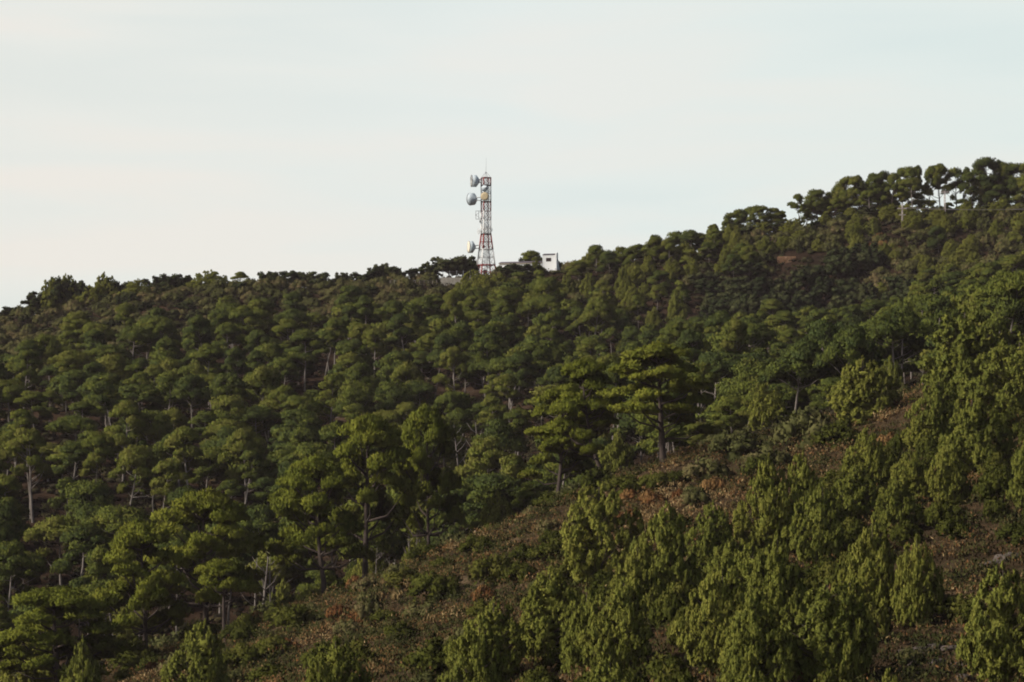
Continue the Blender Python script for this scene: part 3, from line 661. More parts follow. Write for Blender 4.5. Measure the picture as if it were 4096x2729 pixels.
YOUNG = [  # proto, u, base row or -depth, top row, width px, label
    (0, 2395, 2330, 1948, 270, 'broad egg shaped young pine standing alone left of the orange heath'),
    (1, 2665, 2440, 2036, 230, 'young pine directly in front of the orange heath patch'),
    (2, 2550, 2520, 2192, 190, 'slim young pine between the lone egg shaped one and the heath'),
    (3, 2200, 2640, 2288, 230, 'pointed young pine at the edge of the brown scrub, bottom centre'),
    (4, 1975, 2720, 2410, 250, 'leftmost bright young pine beside the brown scrub at the bottom'),
    (5, 2345, 2700, 2358, 190, 'narrow young pine between two wider ones at bottom centre'),
    (0, 2495, 2690, 2330, 230, 'rounded young pine in the dense bottom centre clump'),
    (1, 2440, 2980, 2650, 260, 'low young pine rising from the bottom edge at centre'),
    (2, 3075, 2230, 1850, 210, 'left front pine of the tight trio right of the heath'),
    (3, 3212, 2180, 1826, 170, 'tallest pointed pine of the tight trio right of the heath'),
    (0, 3290, 2260, 1945, 190, 'right pine of the tight trio beside the heath'),
    (4, 3420, 2080, 1870, 170, 'short young pine behind the tight trio'),
    (5, 3580, 2120, 1925, 170, 'bright short young pine at the rim of the dark hollow'),
    (0, 2890, 2680, 2272, 230, 'young pine with several leaders right of the dark gap'),
    (1, 3020, 2720, 2390, 230, 'stocky young pine at the foot of the right group'),
    (2, 3110, 2560, 2160, 200, 'slender young pine in the middle of the right group'),
    (3, 3010, 2490, 2180, 200, 'young pine on the left side of the right group'),
    (4, 3490, 2480, 2094, 190, 'upright narrow young pine left of the dark hollow'),
    (5, 3665, 2500, 2148, 170, 'last upright young pine before the dark hollow'),
    (0, 3310, 2720, 2340, 330, 'big foreground young pine with many pointed shoots, bottom right'),
    (4, 3400, 2720, 2330, 170, 'pointed young pine rising behind the big many shooted one'),
    (3, 3000, 3020, 2690, 220, 'top of a young pine just showing at the bottom edge'),
    (1, 4010, 2720, 2280, 280, 'bright young pine in the bottom right corner by the rocks'),
    (2, 4110, 2720, 2440, 260, 'young pine cut by the right edge in the bottom corner'),
    (5, 3560, 3010, 2680, 130, 'little young pine beside the rocks at the bottom'),
    (0, 3860, 1620, 1252, 330, 'largest tall young pine on the right skyline of the near slope'),
    (4, 4080, 1650, 1350, 280, 'tall young pine cut by the right edge, upper slope'),
    (2, 3755, 1780, 1512, 190, 'spire shaped pale young pine under the largest one'),
    (1, 3890, 1900, 1598, 230, 'rounded young pine in front of the spire shaped one'),
    (3, 3450, 1690, 1440, 230, 'soft pyramid shaped young pine alone amid shrubs'),
    (5, 3470, 1935, 1718, 150, 'small bright young pine beside the russet shrubs'),
    (2, 3790, 2010, 1790, 140, 'dim small young pine in the shaded upper right group'),
    (4, 3640, 2010, 1808, 150, 'small young pine left of the shaded upper right group'),
    (3, 3700, 1800, 1660, 150, 'short young pine at the left foot of the largest one'),
    (3, 820, 2830, 2500, 220, 'lone bright young pine at the bottom left of the heath'),
    (5, 1340, 2885, 2555, 230, 'young pine at the bottom edge amid brown scrub'),
    (0, 1275, 2970, 2640, 120, 'little yellowish young pine beside another at the bottom edge'),
    (1, 165, 2815, 2485, 250, 'dark shaded young pine in the bottom left corner'),
    (4, 330, 2970, 2640, 160, 'small bright young pine top at the bottom left edge'),
    (2, 330, 2900, 2570, 140, 'dark narrow young pine right of the shaded corner one'),
]
for p, u, b, vt, w, lab in YOUNG:
    d = find_d(u, b)
    near('young', p, u, d, vt, w * 1.14, lab, G2)

# ------------------------------------------------------------------ skyline trees
SKY = [  # kind, proto, u, d, top row, width px
    ('oak', 0, 8, 700, 1240, 70), ('oak', 1, 60, 702, 1228, 80), ('oak', 4, 105, 698, 1218, 70), ('oak', 2, 150, 700, 1166, 100), ('young', 0, 205, 700, 1118, 90), ('oak', 3, 235, 701, 1112, 100), ('young', 3, 262, 703, 1104, 100), ('oak', 1, 290, 702, 1122, 90),
    ('oak', 5, 312, 702, 1135, 90), ('oak', 1, 350, 700, 1148, 80), ('young', 1, 417, 700, 1097, 90), ('oak', 3, 440, 701, 1125, 80), ('young', 4, 380, 697, 1135, 80), ('oak', 2, 465, 702, 1128, 70), ('oak', 4, 512, 700, 1124, 60), ('young', 2, 552, 694, 1120, 100),
    ('oak', 2, 618, 702, 1106, 70), ('oak', 0, 690, 700, 1097, 100), ('oak', 3, 730, 700, 1106, 70), ('oak', 5, 775, 702, 1100, 60), ('young', 0, 845, 698, 1084, 120), ('oak', 3, 885, 700, 1132, 50), ('mature', 4, 957, 702, 1086, 50),
    ('oak', 2, 1020, 700, 1128, 50), ('oak', 0, 1066, 702, 1086, 60), ('oak', 1, 1135, 700, 1082, 90), ('oak', 5, 1215, 702, 1086, 70), ('oak', 0, 1255, 700, 1088, 100), ('oak', 5, 1310, 700, 1108, 60), ('oak', 2, 1372, 702, 1090, 60), ('oak', 2, 1400, 701, 1105, 40),
    ('oak', 4, 1458, 700, 1084, 90), ('oak', 2, 1518, 702, 1055, 80), ('oak', 1, 1560, 702, 1066, 60), ('oak', 4, 1612, 697, 1068, 90), ('oak', 5, 1702, 702, 1058, 80), ('oak', 2, 1738, 703, 1048, 70),
    ('oak', 0, 1802, 701, 1028, 110), ('oak', 3, 1850, 704, 1024, 90), ('oak', 0, 1885, 701, 1052, 60),
    ('mature', 4, 2133, 716, 1002, 74), ('oak', 0, 2105, 716, 1030, 50), ('oak', 3, 2246, 710, 1046, 50), ('oak', 0, 2275, 708, 1058, 50),
    ('oak', 1, 2335, 702, 1040, 60), ('young', 0, 2385, 700, 1004, 110), ('young', 4, 2425, 702, 1020, 90), ('young', 2, 2474, 703, 990, 60), ('oak', 0, 2555, 701, 998, 100), ('oak', 3, 2605, 702, 996, 90), ('mature', 4, 2636, 704, 966, 46), ('oak', 1, 2660, 700, 985, 80),
    ('mature', 4, 2718, 704, 944, 60), ('mature', 1, 2757, 704, 932, 60), ('mature', 4, 2796, 706, 932, 54), ('mature', 1, 2846, 705, 895, 66), ('hilltop', 1, 2895, 702, 872, 70), ('hilltop', 0, 2930, 704, 850, 80), ('hilltop', 1, 2965, 702, 834, 90), ('hilltop', 2, 3005, 704, 826, 80), ('hilltop', 0, 3040, 702, 822, 90), ('hilltop', 1, 3080, 704, 832, 90), ('hilltop', 0, 3115, 702, 850, 70), ('oak', 0, 2880, 698, 925, 80), ('young', 2, 2940, 697, 905, 90), ('oak', 3, 2990, 697, 900, 90), ('young', 0, 3050, 696, 890, 90), ('oak', 1, 3100, 697, 890, 90), ('oak', 0, 3150, 697, 885, 90), ('oak', 3, 2830, 698, 950, 80), ('oak', 0, 2770, 699, 975, 80), ('young', 1, 2700, 699, 990, 90), ('mature', 1, 3140, 706, 842, 46),
]
TALL = [  # tall hilltop pines on the right
    (1, 3240, 706, 772, 90), (1, 3305, 704, 768, 90), (0, 3360, 706, 735, 90), (1, 3420, 705, 700, 90), (1, 3475, 706, 694, 90), (0, 3535, 705, 684, 90), (1, 3595, 706, 672, 90), (2, 3672, 707, 662, 80), (0, 3920, 706, 664, 90), (1, 3980, 707, 640, 90), (0, 4040, 706, 652, 90), (1, 3215, 712, 800, 130), (1, 3290, 714, 790, 130), (0, 3360, 714, 760, 140), (1, 3420, 716, 745, 130), (1, 3480, 716, 735, 140), (0, 3540, 716, 725, 140), (1, 3600, 716, 715, 140), (1, 3205, 700, 776, 110), (0, 3270, 703, 758, 130), (1, 3330, 697, 790, 120), (0, 3395, 702, 706, 130), (1, 3445, 699, 702, 120), (0, 3510, 703, 694, 130), (1, 3560, 698, 690, 120), (0, 3632, 702, 668, 140), (2, 3650, 690, 710, 151), (1, 3705, 704, 664, 131), (2, 3762, 706, 656, 151), (1, 3830, 706, 668, 141), (2, 3868, 707, 668, 60), (1, 3900, 702, 690, 131), (0, 3948, 704, 630, 161), (2, 4015, 706, 650, 120), (0, 4070, 704, 654, 151), (1, 4010, 694, 740, 141), (0, 4130, 700, 640, 151), (1, 4200, 703, 640, 151), (2, 3480, 692, 760, 120), (1, 3930, 716, 705, 140), (0, 3990, 716, 705, 130), (1, 3675, 714, 795, 90), (0, 3725, 715, 800, 90), (1, 3790, 714, 810, 80), (0, 3850, 715, 795, 90), (1, 4085, 715, 705, 130), (0, 4160, 716, 690, 140)]
GS = 'trees standing out against the sky along the ridge'
LOOK = {'oak': ('dense dark round oak', 'dark oak with broken crown', 'open twiggy oak'), 'mature': ('small umbrella topped pine',) * 3, 'pine': ('bushy green pine',) * 3, 'hilltop': ('layered green pine',) * 3, 'young': ('pointed soft green pine',) * 3}
def where_on_ridge(u):
    for lim, s in ((130, 'at the low left end of the ridge'), (330, 'in the tall clump near the left end of the ridge'), (600, 'on the left ridge beside the tall clump'), (820, 'in the dark row on the left ridge'), (1000, 'next to the lone mushroom shaped tree'), (1180, 'right of the mushroom shaped tree'), (1420, 'in the low part of the left ridge'), (1580, 'in the raised clump before the block wall'), (1760, 'just left of the block wall'), (1920, 'right behind the block wall'), (2200, 'behind the roof of the white building'), (2300, 'just right of the white building'), (2500, 'on the dip right of the white building'), (2700, 'where the ridge starts to climb'), (2870, 'in the thin row climbing the right ridge'), (3160, 'in the shoulder clump of the right ridge')):
        if u < lim: return s
    return 'on the right ridge'
SZ = np.random.default_rng(9)
for kd, pr, u, d, vt, w in SKY:
    x = ux(u, d); z = gz(x, d); h = max((VH - vt) * d / F - z, 1.2)
    lk = LOOK[kd][{0: 0, 3: 0, 1: 1, 4: 1, 2: 2, 5: 2}.get(pr, 0)]
    if u == 957: lab = 'lone dark mushroom shaped tree on a thin trunk on the left ridge'
    elif u == 2133: lab = 'round green pine rising behind the roof of the white building'
    else: lab = lk + ' ' + where_on_ridge(u)
    plant(kd, pr, x, d, h, w * d / F * 1.3, SZ.random() * 6.28, lab, GS + ' ' + where_on_ridge(u))
for i, (pr, u, d, vt, w) in enumerate(TALL):
    x = ux(u, d); z = gz(x, d); h = (VH - vt) * d / F - z
    seg = 'at the left end of the hilltop stand' if u < 3350 else 'behind the crossarm pole on the hilltop' if u < 3660 else 'around the bright gap on the hilltop' if u < 3910 else 'at the right end of the hilltop stand'
    lab = ('tall wide crowned pine ', 'tall narrow pine ', 'tall pale trunked pine ')[pr] + seg
    o = plant('hilltop', (0, 1, 2)[pr], x, d, h, w * d / F * 0.95, SZ.random() * 6.28, lab, 'tall pines ' + seg)

for k in range(26):   # young trees and shrubs at the foot of the hilltop stand
    u = 3180 + k * 38 + SZ.normal() * 8; d = 686 + SZ.random() * 8; x = ux(u, d)
    kd = ('young', 'shrub', 'oak')[(k * 7) % 3]
    w_ = ('left of the crossarm pole', 'between the poles', 'right of the lattice pole')[0 if u < 3600 else 1 if u < 3790 else 2]
    plant(kd, k % 4, x, d, (3.2, 1.9, 2.6)[(k * 7) % 3] * (0.6 if 3640 < u < 3890 else 1) * (0.8 + 0.5 * SZ.random()), 4.2 + 1.8 * SZ.random(), k * 1.7, ('pointed young pine', 'grey green shrub', 'dark dense oak')[(k * 7) % 3] + ' under the hilltop pines ' + w_, 'plants at the foot of the hilltop pines ' + w_)

# ------------------------------------------------------------------ the wood
def scatter(rng, x0, x1, y0, y1, dist, tries):
    """dart throwing with a spacing function of (x, y)"""
    P = rng.uniform((x0, y0), (x1, y1), (tries, 2)); keep = []; cell = {}
    for x, y in P:
        if abs(ux(2048 + 2200, y)) < abs(x): continue
        r = dist(x, y) * rng.uniform(0.72, 1.3)
        if r <= 0: continue
        i, j = int(x // 8), int(y // 8)
        if all((x - a) ** 2 + (y - b) ** 2 >= (r + q) ** 2 / 4 for di in (-1, 0, 1) for dj in (-1, 0, 1) for a, b, q in cell.get((i + di, j + dj), ())):
            cell.setdefault((i, j), []).append((x, y, r)); keep.append((x, y))
    return np.array(keep)
RIDGE_V = lambda u: float(np.interp(u, UN, [TAB[k][-1] for k in UN]))
def zone(u, d, v):
    """what grows where: a word"""
    below = v - RIDGE_V(u)
    if 330 <= d < (345 if u > 2400 else 341) and u > 500: return 'edge'
    if 1790 < u < 2090 and 1800 < v < 2090: return 'bare'
    if u < 1950:
        if d > 698: return 'none'
        if below < np.interp(u, [0, 900, 1500, 1950], [250, 215, 180, 140]): return 'band'
        return 'wood'
    if u < 3050:
        if 1955 < u < 2260 and d > 694: return 'none'
        if u < 2330 and d > 650: return 'upper'
        if d > 700: return 'none'
        if 588 < d < 664 and u > 2800: return 'gully'
        if d > 655 and u > 2150: return 'upper'
        if d > 500 and u > 2250 and d < 588: return 'knoll'
        return 'wood' if d < 500 or u < 2400 else 'mixed'
    if d > 688: return 'none'
    if 588 < d < (662 if u < 3500 else 632) and u < 3650: return 'gully'
    if d > 632: return 'hillscrub'
    if d > 430: return 'knoll'
    return 'wood'
def spacing(x, y):
    u = CU + F * x / y; v = vrow(gz(x, y), y); z = zone(u, y, v)
    gap = math.sin(x * 0.11 + 1.7 * math.sin(y * 0.043)) * math.sin(y * 0.083 + 1.3 * math.sin(x * 0.061) + 2.0)
    gap = min(max((gap - 0.25) / 0.4, 0), 1)
    return {'wood': (6.1 if y > 520 else 6.5) + 4.2 * gap, 'knoll': 5.2, 'mixed': 5.2, 'gully': 4.4, 'band': 3.0, 'upper': 3.4, 'hillscrub': 2.9, 'bare': 11.0, 'edge': 5.0}.get(z, 0)
def d_top(x, y, z, u, h, w):
    """would this plant hide the block wall or the white building"""
    hw = w / 2 * F / y; top = vrow(z + h, y)
    if u + hw > 1762 and u - hw < 1872 and top < 1140: return True
    if u + hw > 1900 and u - hw < 1985 and top < 1100: return True
    if u + hw > 3105 and u - hw < 3190 and y < 690 and top < 1056 and vrow(z, y) > 1040: return True
    return u + hw > 2000 and u - hw < 2230 and top < (1070 if u < 2165 else 1082)
WR = np.random.default_rng(4242)
PTS = scatter(WR, -150, 150, 330, 700, spacing, 9000)
TREES = []
for i, (x, y) in enumerate(PTS):
    r = np.random.default_rng(1000 + i)
    u = CU + F * x / y; z = gz(x, y); v = vrow(z, y); zn = zone(u, y, v)
    a, b, c, e = r.random(4)
    if zn in ('wood', 'bare'):
        k = int(a * 10) if y > 520 else (int(a * 4) if b < 0.4 else 7 + int(a * 3) if b < 0.75 else 4 + int(a * 3))
        h = (9.8 if y < 450 else 9.2) * (0.68 + 0.62 * c) * (1.12 if k > 6 else 0.92 if 3 < k < 7 else 1); w = (9.0 if k < 4 else 8.0 if k < 7 else 6.8) * (0.72 + 0.62 * (0.5 * e + 0.5 * c))
        t = ('pine', k, h, w)
    elif zn == 'knoll': t = ('pine', int(a * 7), 4.3 + 2.2 * c, 4.8 + 1.8 * e) if b < 0.94 else ('shrub', int(a * 5), 2.2, 4.0)
    elif zn == 'mixed': t = ('pine', int(a * 7), 5.5 + 3 * c, 4.4 + 1.8 * e) if b < 0.55 else ('young', int(a * 6), 5 + 2.5 * c, 4 + 1.2 * e)
    elif zn == 'gully': t = ('oak', (0, 1, 3)[int(a * 3)], 4.2 + 2.0 * c, 6.0 + 2.4 * e) if b < 0.94 else ('pine', 4 + int(a * 3), 5.0 + 2.6 * c, 5.6 + 2.2 * e)
    elif zn == 'upper': t = ('young', int(a * 6), 3.8 + 2.2 * c, 3.2 + 1.5 * e) if b < 0.35 else ('shrub', int(a * 5), 1.8 + 1.6 * c, 3.8 + 2 * e) if b < 0.58 else ('pine', 4 + int(a * 3), 4.5 + 2.6 * c, 4.8 + 1.8 * e)
    elif zn == 'hillscrub': t = ('shrub', int(a * 5), 1.9 + 1.8 * c, 4.6 + 2.8 * e) if b < 0.62 else ('young', int(a * 6), 3.0 + 2.2 * c, 3.6 + 1.6 * e) if b < 0.95 else ('pine', 4 + int(a * 3), 5 + 2 * c, 5 + 1.5 * e)
    elif zn == 'edge': t = ('young', int(a * 6), 4 + 2.5 * c, 3.5 + 1.2 * e) if b < 0.35 else ('shrub', int(a * 5), 1.8 + 1.2 * c, 4 + 2 * e) if b < 0.7 else ('pine', 4 + int(a * 3), 4.5 + 2 * c, 4.8 + 1.5 * e)
    else: t = ('shrub', int(a * 5), 1.8 + 1.4 * c, 3.8 + 2.0 * e) if b < 0.88 else ('oak', int(a * 6), 2.4 + 1.0 * c, 3.6 + 1.2 * e)
    if d_top(x, y, z, u, t[2], t[3]): continue
    TREES.append((i, zn, x, y, z, u, v) + t + (r.random() * 6.28,))

# the trees and shrubs of the wood that show largest; the others are gathered in one mass
KEEP = {'pine': set([2,6,10,17,19,21,26,31,32,33,36,39,45,46,47,49,55,59,62,66,72,74,85,86,99,102,108,111,119,120,121,125,133,135,139,146,150,160,161,165,168,169,171,175,190,193,205,213,223,225,230,231,234,249,251,254,258,260,263,264,266,268,270,276,279,280,281,283,292,293,300,310,314,322,323,326,336,342,348,349,350,351,352,361,365,372,375,377,379,380,382,384,385,386,390,394,405,409,411,413,420,431,434,436,449,451,453,465,466,468,473,480,489,498,502,503,509,512,523,525,526,535,537,538,549,557,558,579,583,589,594,596,599,601,603,611,618,628,631,632,639,651,656,663,669,674,676,687,689,704,707,714,738,745,761,768,776,786,796,802,804,806,818,834,835,848,849,856,865,867,873,874,878,889,894,896,898,908,909,927,942,948,954,974,978,996,1001,1002,1005,1009,1018,1020,1022,1037,1046,1052,1056,1062,1069,1070,1072,1085,1123,1127,1128,1141,1149,1152,1153,1156,1157,1165,1173,1182,1188,1199,1217,1230,1237,1245,1252,1259,1260,1279,1280,1301,1305,1306,1326,1328,1345,1352,1357,1361,1364]),
        'shrub': set([7,15,37,48,52,58,88,93,107,115,123,144,148,153,156,174,207,216,218,219,227,233,235,243,247,274,275,291,305,311,312,328,335,337,338,345,366,402,406,412,415,416,417,419,429,432,433,441,443,458,461,462,470,472,476,479,488,490,496,504,514,516,520,521,522,527,533,544,548,555,567,569,571,582,587,591,593,607,608,619,625,635,636,649,653,658,671,683,686,697,701,710,713,716,725,730,746,747,748,749,751,772,774,787,788,789,791,795,798,799,800,805,823,824,826,827,831,832,840,843,855,857,860,861,871,879,884,886,897,901,913,917,918,923,924,926,931,935,938,944,946,950,956,959,968,970,979,982,984,988,993,1006,1016,1017,1023,1025,1027,1028,1031,1032,1036,1042,1047,1049,1053,1057,1067,1074,1079,1082,1084,1092,1094,1095,1099,1101,1111,1113,1115,1119,1122,1131,1133,1147,1155,1164,1167,1169,1190,1197,1198,1200,1201,1203,1206,1218,1219,1221,1222,1224,1225,1226,1227,1243,1244,1248,1253,1254,1257,1261,1264,1270,1281,1285,1289,1290,1291,1292,1298,1299,1300,1309,1311,1313,1315,1318,1322,1329,1330,1332,1337,1342,1343,1346,1347,1348,1349,1353,1359,1360,1362,1363,1366,1367,1368])}
def region(u, v):
    s = 'far left' if u < 520 else 'left' if u < 1150 else 'centre left' if u < 1750 else 'middle' if u < 2300 else 'centre right' if u < 2900 else 'right' if u < 3500 else 'far right'
    return s
VIS = {}
wood = []; low = []
count = {}
rows_ = []
for (i, zn, x, y, z, u, v, kd, pr, h, w, rz) in TREES:
    if kd in KEEP and i not in KEEP[kd]:
        (wood if kd == 'pine' else low).append((x, y, z, h, w, pr, rz)); continue
    lean = (0.05 * math.sin(i * 1.7), 0.05 * math.cos(i * 2.3)) if kd == 'pine' else (0, 0)
    o = plant(kd, pr, x, y, h, w, rz, None, None, lean, z)
    rows_.append((o, zn, u, vrow(z + h, y), y, kd, pr, h, w, i))
PL = {'wood': 'pines of the dense wood', 'bare': 'pines around the bare clearing', 'knoll': 'small pines packed on the middle knoll', 'mixed': 'young trees below the white building', 'gully': 'dark oaks in the shaded gully', 'band': 'grey shrubs in the band under the left ridge', 'upper': 'shrubs and small trees right of the white building', 'hillscrub': 'shrubs on the right hill below the tall pines', 'edge': 'shrubs behind the near slope'}
def near_what(u, v, zn):
    """the landmark a tree of the wood stands by"""
    if zn == 'bare': return 'by the bare brown clearing'
    if zn == 'gully':
        r_ = 'high in' if v < 1140 else 'halfway down' if v < 1185 else 'low in'
        for lim, s in ((2930, 'at its left end'), (3080, 'left of the rusty wall'), (3220, 'below the rusty wall'), (3400, 'right of the rusty wall')):
            if u < lim: return r_ + ' the dark gully ' + s
        return r_ + ' the dark gully at its right end'
    if zn == 'band':
        for lim, s in ((250, 'below the low left end of the ridge'), (480, 'below the tall clump of the left ridge'), (760, 'below the dark oak row of the left ridge'), (1010, 'below the mushroom shaped tree'), (1330, 'below the low oaks of the ridge'), (1640, 'below the raised clump of the ridge')):
            if u < lim: return ('close ' if v - RIDGE_V(u) < 20 else 'well ') + s
        return 'below the block wall'
    if zn == 'upper':
        for lim, s in ((2280, 'directly below the white building'), (2480, 'on the dip right of the white building'), (2750, 'where the ridge starts to climb')):
            if u < lim: return s
        return 'under the thin row of the climbing ridge'
    if zn == 'hillscrub':
        for lim, s in ((3110, 'left of the rust coloured stone wall'), (3330, 'by the rust coloured stone wall'), (3560, 'left of the crossarm pole'), (3730, 'under the crossarm pole'), (3900, 'below the slender lattice pole')):
            if u < lim: return s + (' high up' if v < 960 else ' lower down' if v > 1060 else '')
        return 'below the right end of the hilltop stand' + (' high up' if v < 960 else '')
    if zn == 'knoll':
        h = 'on the knoll crest' if v < 1260 else 'on the upper knoll' if v < 1400 else 'low on the knoll'
        for lim, s in ((2560, 'below the white building'), (2800, 'above the tall trio'), (3060, 'right of the tall trio'), (3320, 'below the dark gully'), (3640, 'left of the largest sapling')):
            if u < lim: return h + ' ' + s
        return h + ' behind the largest sapling'
    if zn == 'mixed':
        return 'on the slope below the white building' + (' close under it' if v < 1180 else '')
    if zn == 'edge': return 'behind the heath ' + ('beside the tall trio' if u < 2900 else 'left of the largest sapling' if u < 3600 else 'in the shade at the right')
    vert = ('high' if v < 1300 else 'upper midway' if v < 1450 else 'midway' if v < 1600 else 'lower midway' if v < 1780 else 'low' if v < 2000 else 'lowest') + ' in the wood'
    for lim, s in ((260, 'near the left edge'), (520, 'under the ridge clump'), (800, 'under the dark oak row'), (1060, 'under the mushroom shaped tree'), (1330, 'under the low oaks'), (1640, 'left of the mast'), (1900, 'below the block wall'), (2160, 'below the mast'), (2420, 'below the white building'), (2800, 'behind the tall trio')):
        if u < lim: return vert + ' ' + s
    return vert + ' at the right'
def looks(kd, pr, h, w, i):
    big = w > {'pine': 6.6, 'young': 4.2, 'oak': 5.2, 'shrub': 4.8}[kd]
    if kd == 'pine': s = 'flat topped pine' if pr < 4 else 'rounded bushy pine' if pr < 7 else 'tall slim pine'
    elif kd == 'young': s = 'pointed young pine'
    elif kd == 'oak': s = 'dark dense oak'
    else: s = 'grey green shrub'
    return ('wide ' if big else 'small ') + s
def name_apart(items):
    """items: (object, column, row) that would share a label; words that tell them apart, or None past six"""
    n = len(items); it = sorted(items, key=lambda q: q[1])
    side = {1: [''], 2: ['left', 'right'], 3: ['leftmost', 'middle', 'rightmost']}
    if n <= 3: return [(q[0], s_) for q, s_ in zip(it, side[n])]
    if n <= 6:
        rows = sorted(items, key=lambda q: q[2]); up, lo = rows[:(n + 1) // 2], rows[(n + 1) // 2:]
        return [(q[0], w_ + ' ' + s_) for w_, half in (('upper', up), ('lower', lo)) for q, s_ in zip(sorted(half, key=lambda q: q[1]), side[len(half)])]
    return None
buckets = {}
for q in rows_:
    buckets.setdefault(looks(q[5], q[6], q[7], q[8], q[9]) + ' ' + near_what(q[2], q[3], q[1]), []).append(q)
for base, qs in buckets.items():
    nm = name_apart([(q[0], q[2], q[3]) for q in qs])
    for q in qs: q[0]['label'] = base; q[0]['group'] = PL[qs[0][1]] + ' ' + near_what(qs[0][2], qs[0][3], qs[0][1])
    for o, w_ in nm or ():
        if w_: o['label'] = w_ + ' ' + base
# shrubs hiding the foot of the white building
for k, (u, d, vt, w) in enumerate(((2010, 692, 1064, 80), (2060, 690, 1057, 100), (2112, 691, 1060, 100), (2150, 693, 1068, 60), (2145, 694, 1042, 46), (1990, 688, 1085, 70), (2085, 684, 1085, 110), (2240, 694, 1085, 80), (2300, 690, 1070, 90))):
    x = ux(u, d); z = gz(x, d)
    kd = 'young' if k == 4 else 'oak' if k in (0, 1, 2, 3, 6) else 'shrub'
    plant(kd, (3, 0, 1, 0, 2, 2, 3, 1, 3)[k], x, d, max((VH - vt) * d / F - z, 1.0), w * d / F * 1.15, k * 1.3, ('dark bushy oak at the left end of the long white wall', 'broad dark oak hiding the foot of the long white wall', 'dark oak before the right half of the long white wall', 'low dark oak beside the white end tower', 'thin green sapling sticking up before the grey roof', 'grey shrub between the mast and the long white wall', 'low dark oak in front of the broad one at the white wall', 'grey green shrub at the foot of the white end tower', 'grey green shrub just right of the white building')[k], 'plants along the white building')
for k, (u, d, vt, w) in enumerate(((1895, 676, 1082, 90), (1945, 668, 1100, 120), (2000, 676, 1095, 100), (1860, 660, 1130, 110))):
    x = ux(u, d); z = gz(x, d)
    plant('young', (0, 3, 4, 1)[k], x, d, max((VH - vt) * d / F - z, 2.0), w * d / F * 1.1, k * 2.1, ('bright green pine at the left foot of the mast', 'bushy pine directly under the mast', 'pine at the right foot of the mast', 'wide pine below the right end of the block wall')[k], 'pines at the foot of the mast')

# the wood goes on past both edges of the view
XR = np.random.default_rng(606)
for _ in range(5200):
    y = XR.uniform(150, 700); side = 1 if XR.random() < 0.5 else -1
    x = side * (0.199 * y + XR.uniform(0.5, 46)); k = int(XR.integers(10))
    if any((x - t[0]) ** 2 + (y - t[1]) ** 2 < 34 for t in wood[-900:]): continue
    sc_ = 0.55 if y < 330 and side > 0 else 1.0
    wood.append((x, y, gz(x, y), (7.0 + 4.0 * XR.random()) * sc_, (5.6 + 3.0 * XR.random()) * (sc_ + 1) / 2, k if sc_ == 1 else 4 + k % 3, XR.random() * 6.28))
# everything of the wood past the trees that show largest: one sheet of crowns
if wood:
    lod = []
    for k in range(10):
        a = (10.0, 4.6, 3.2) if k < 4 else (8.5, 2.8, 2.9) if k < 7 else (11.5, 6.4, 2.4)
        lv, tb, *_ = pine((100 if k < 4 else 106 if k < 7 else 113) + k, a[0], a[1], a[2], 13, 3, 1.1, 60, 0.72, 0.34, FK, 'bark_pale', 0.15, 0.6, droop=0.55 if k < 4 else 0.78)
        lod.append(lv.arrays() + (tb,))
    V, N, T, Q3, Q4, n = [], [], [], [], [], 0
    TV, TQ, TT, tn = [], [], [], 0
    for j, (x, y, z, h, w, pr, rz) in enumerate(wood):
        v, no, t, f, tb = lod[pr]; top = np.percentile(v[:, 2], 99.7); rad = np.percentile(np.hypot(v[:, 0], v[:, 1]), 97)
        c, s = math.cos(rz), math.sin(rz); rot = np.array([[c, s, 0], [-s, c, 0], [0, 0, 1]])
        S = np.array([w / 2 / rad, w / 2 / rad, h / top])
        V.append((v * S) @ rot + [x, y, z - 0.1]); N.append(no @ rot); T.append(np.clip(t + ((j * 0.618) % 1 - 0.5) * 0.8, 0, 1)); Q4.append(f[0] + n); Q3.append(f[1] + n); n += len(v)
        tv = np.concatenate(tb.V); TV.append((tv * S) @ rot + [x, y, z - 0.1]); TQ.append(np.concatenate(tb.Fq) + tn); TT.append(np.concatenate(tb.Ft) + tn); tn += len(tv)
    mw = M['forest'].copy(); mw.name = 'wood_needles'
    for n_ in mw.node_tree.nodes:
        if n_.type == 'MATH' and n_.operation == 'MULTIPLY_ADD': n_.inputs[1].default_value = 0; n_.inputs[2].default_value = 0
    wd_ = part('pine_wood', build_mesh('pine_wood', np.concatenate(V), [np.concatenate(Q4), np.concatenate(Q3)], mw, np.concatenate(N), np.concatenate(T)), None)
    tag(wd_, 'rest of the dense pine wood filling in between the nearer crowns', None, None, 'stuff')
    part('trunk', build_mesh('wood_trunks', np.concatenate(TV), [np.concatenate(TQ), np.concatenate(TT)], M['bark_pale'], smooth=True), wd_)['kind'] = 'stuff'

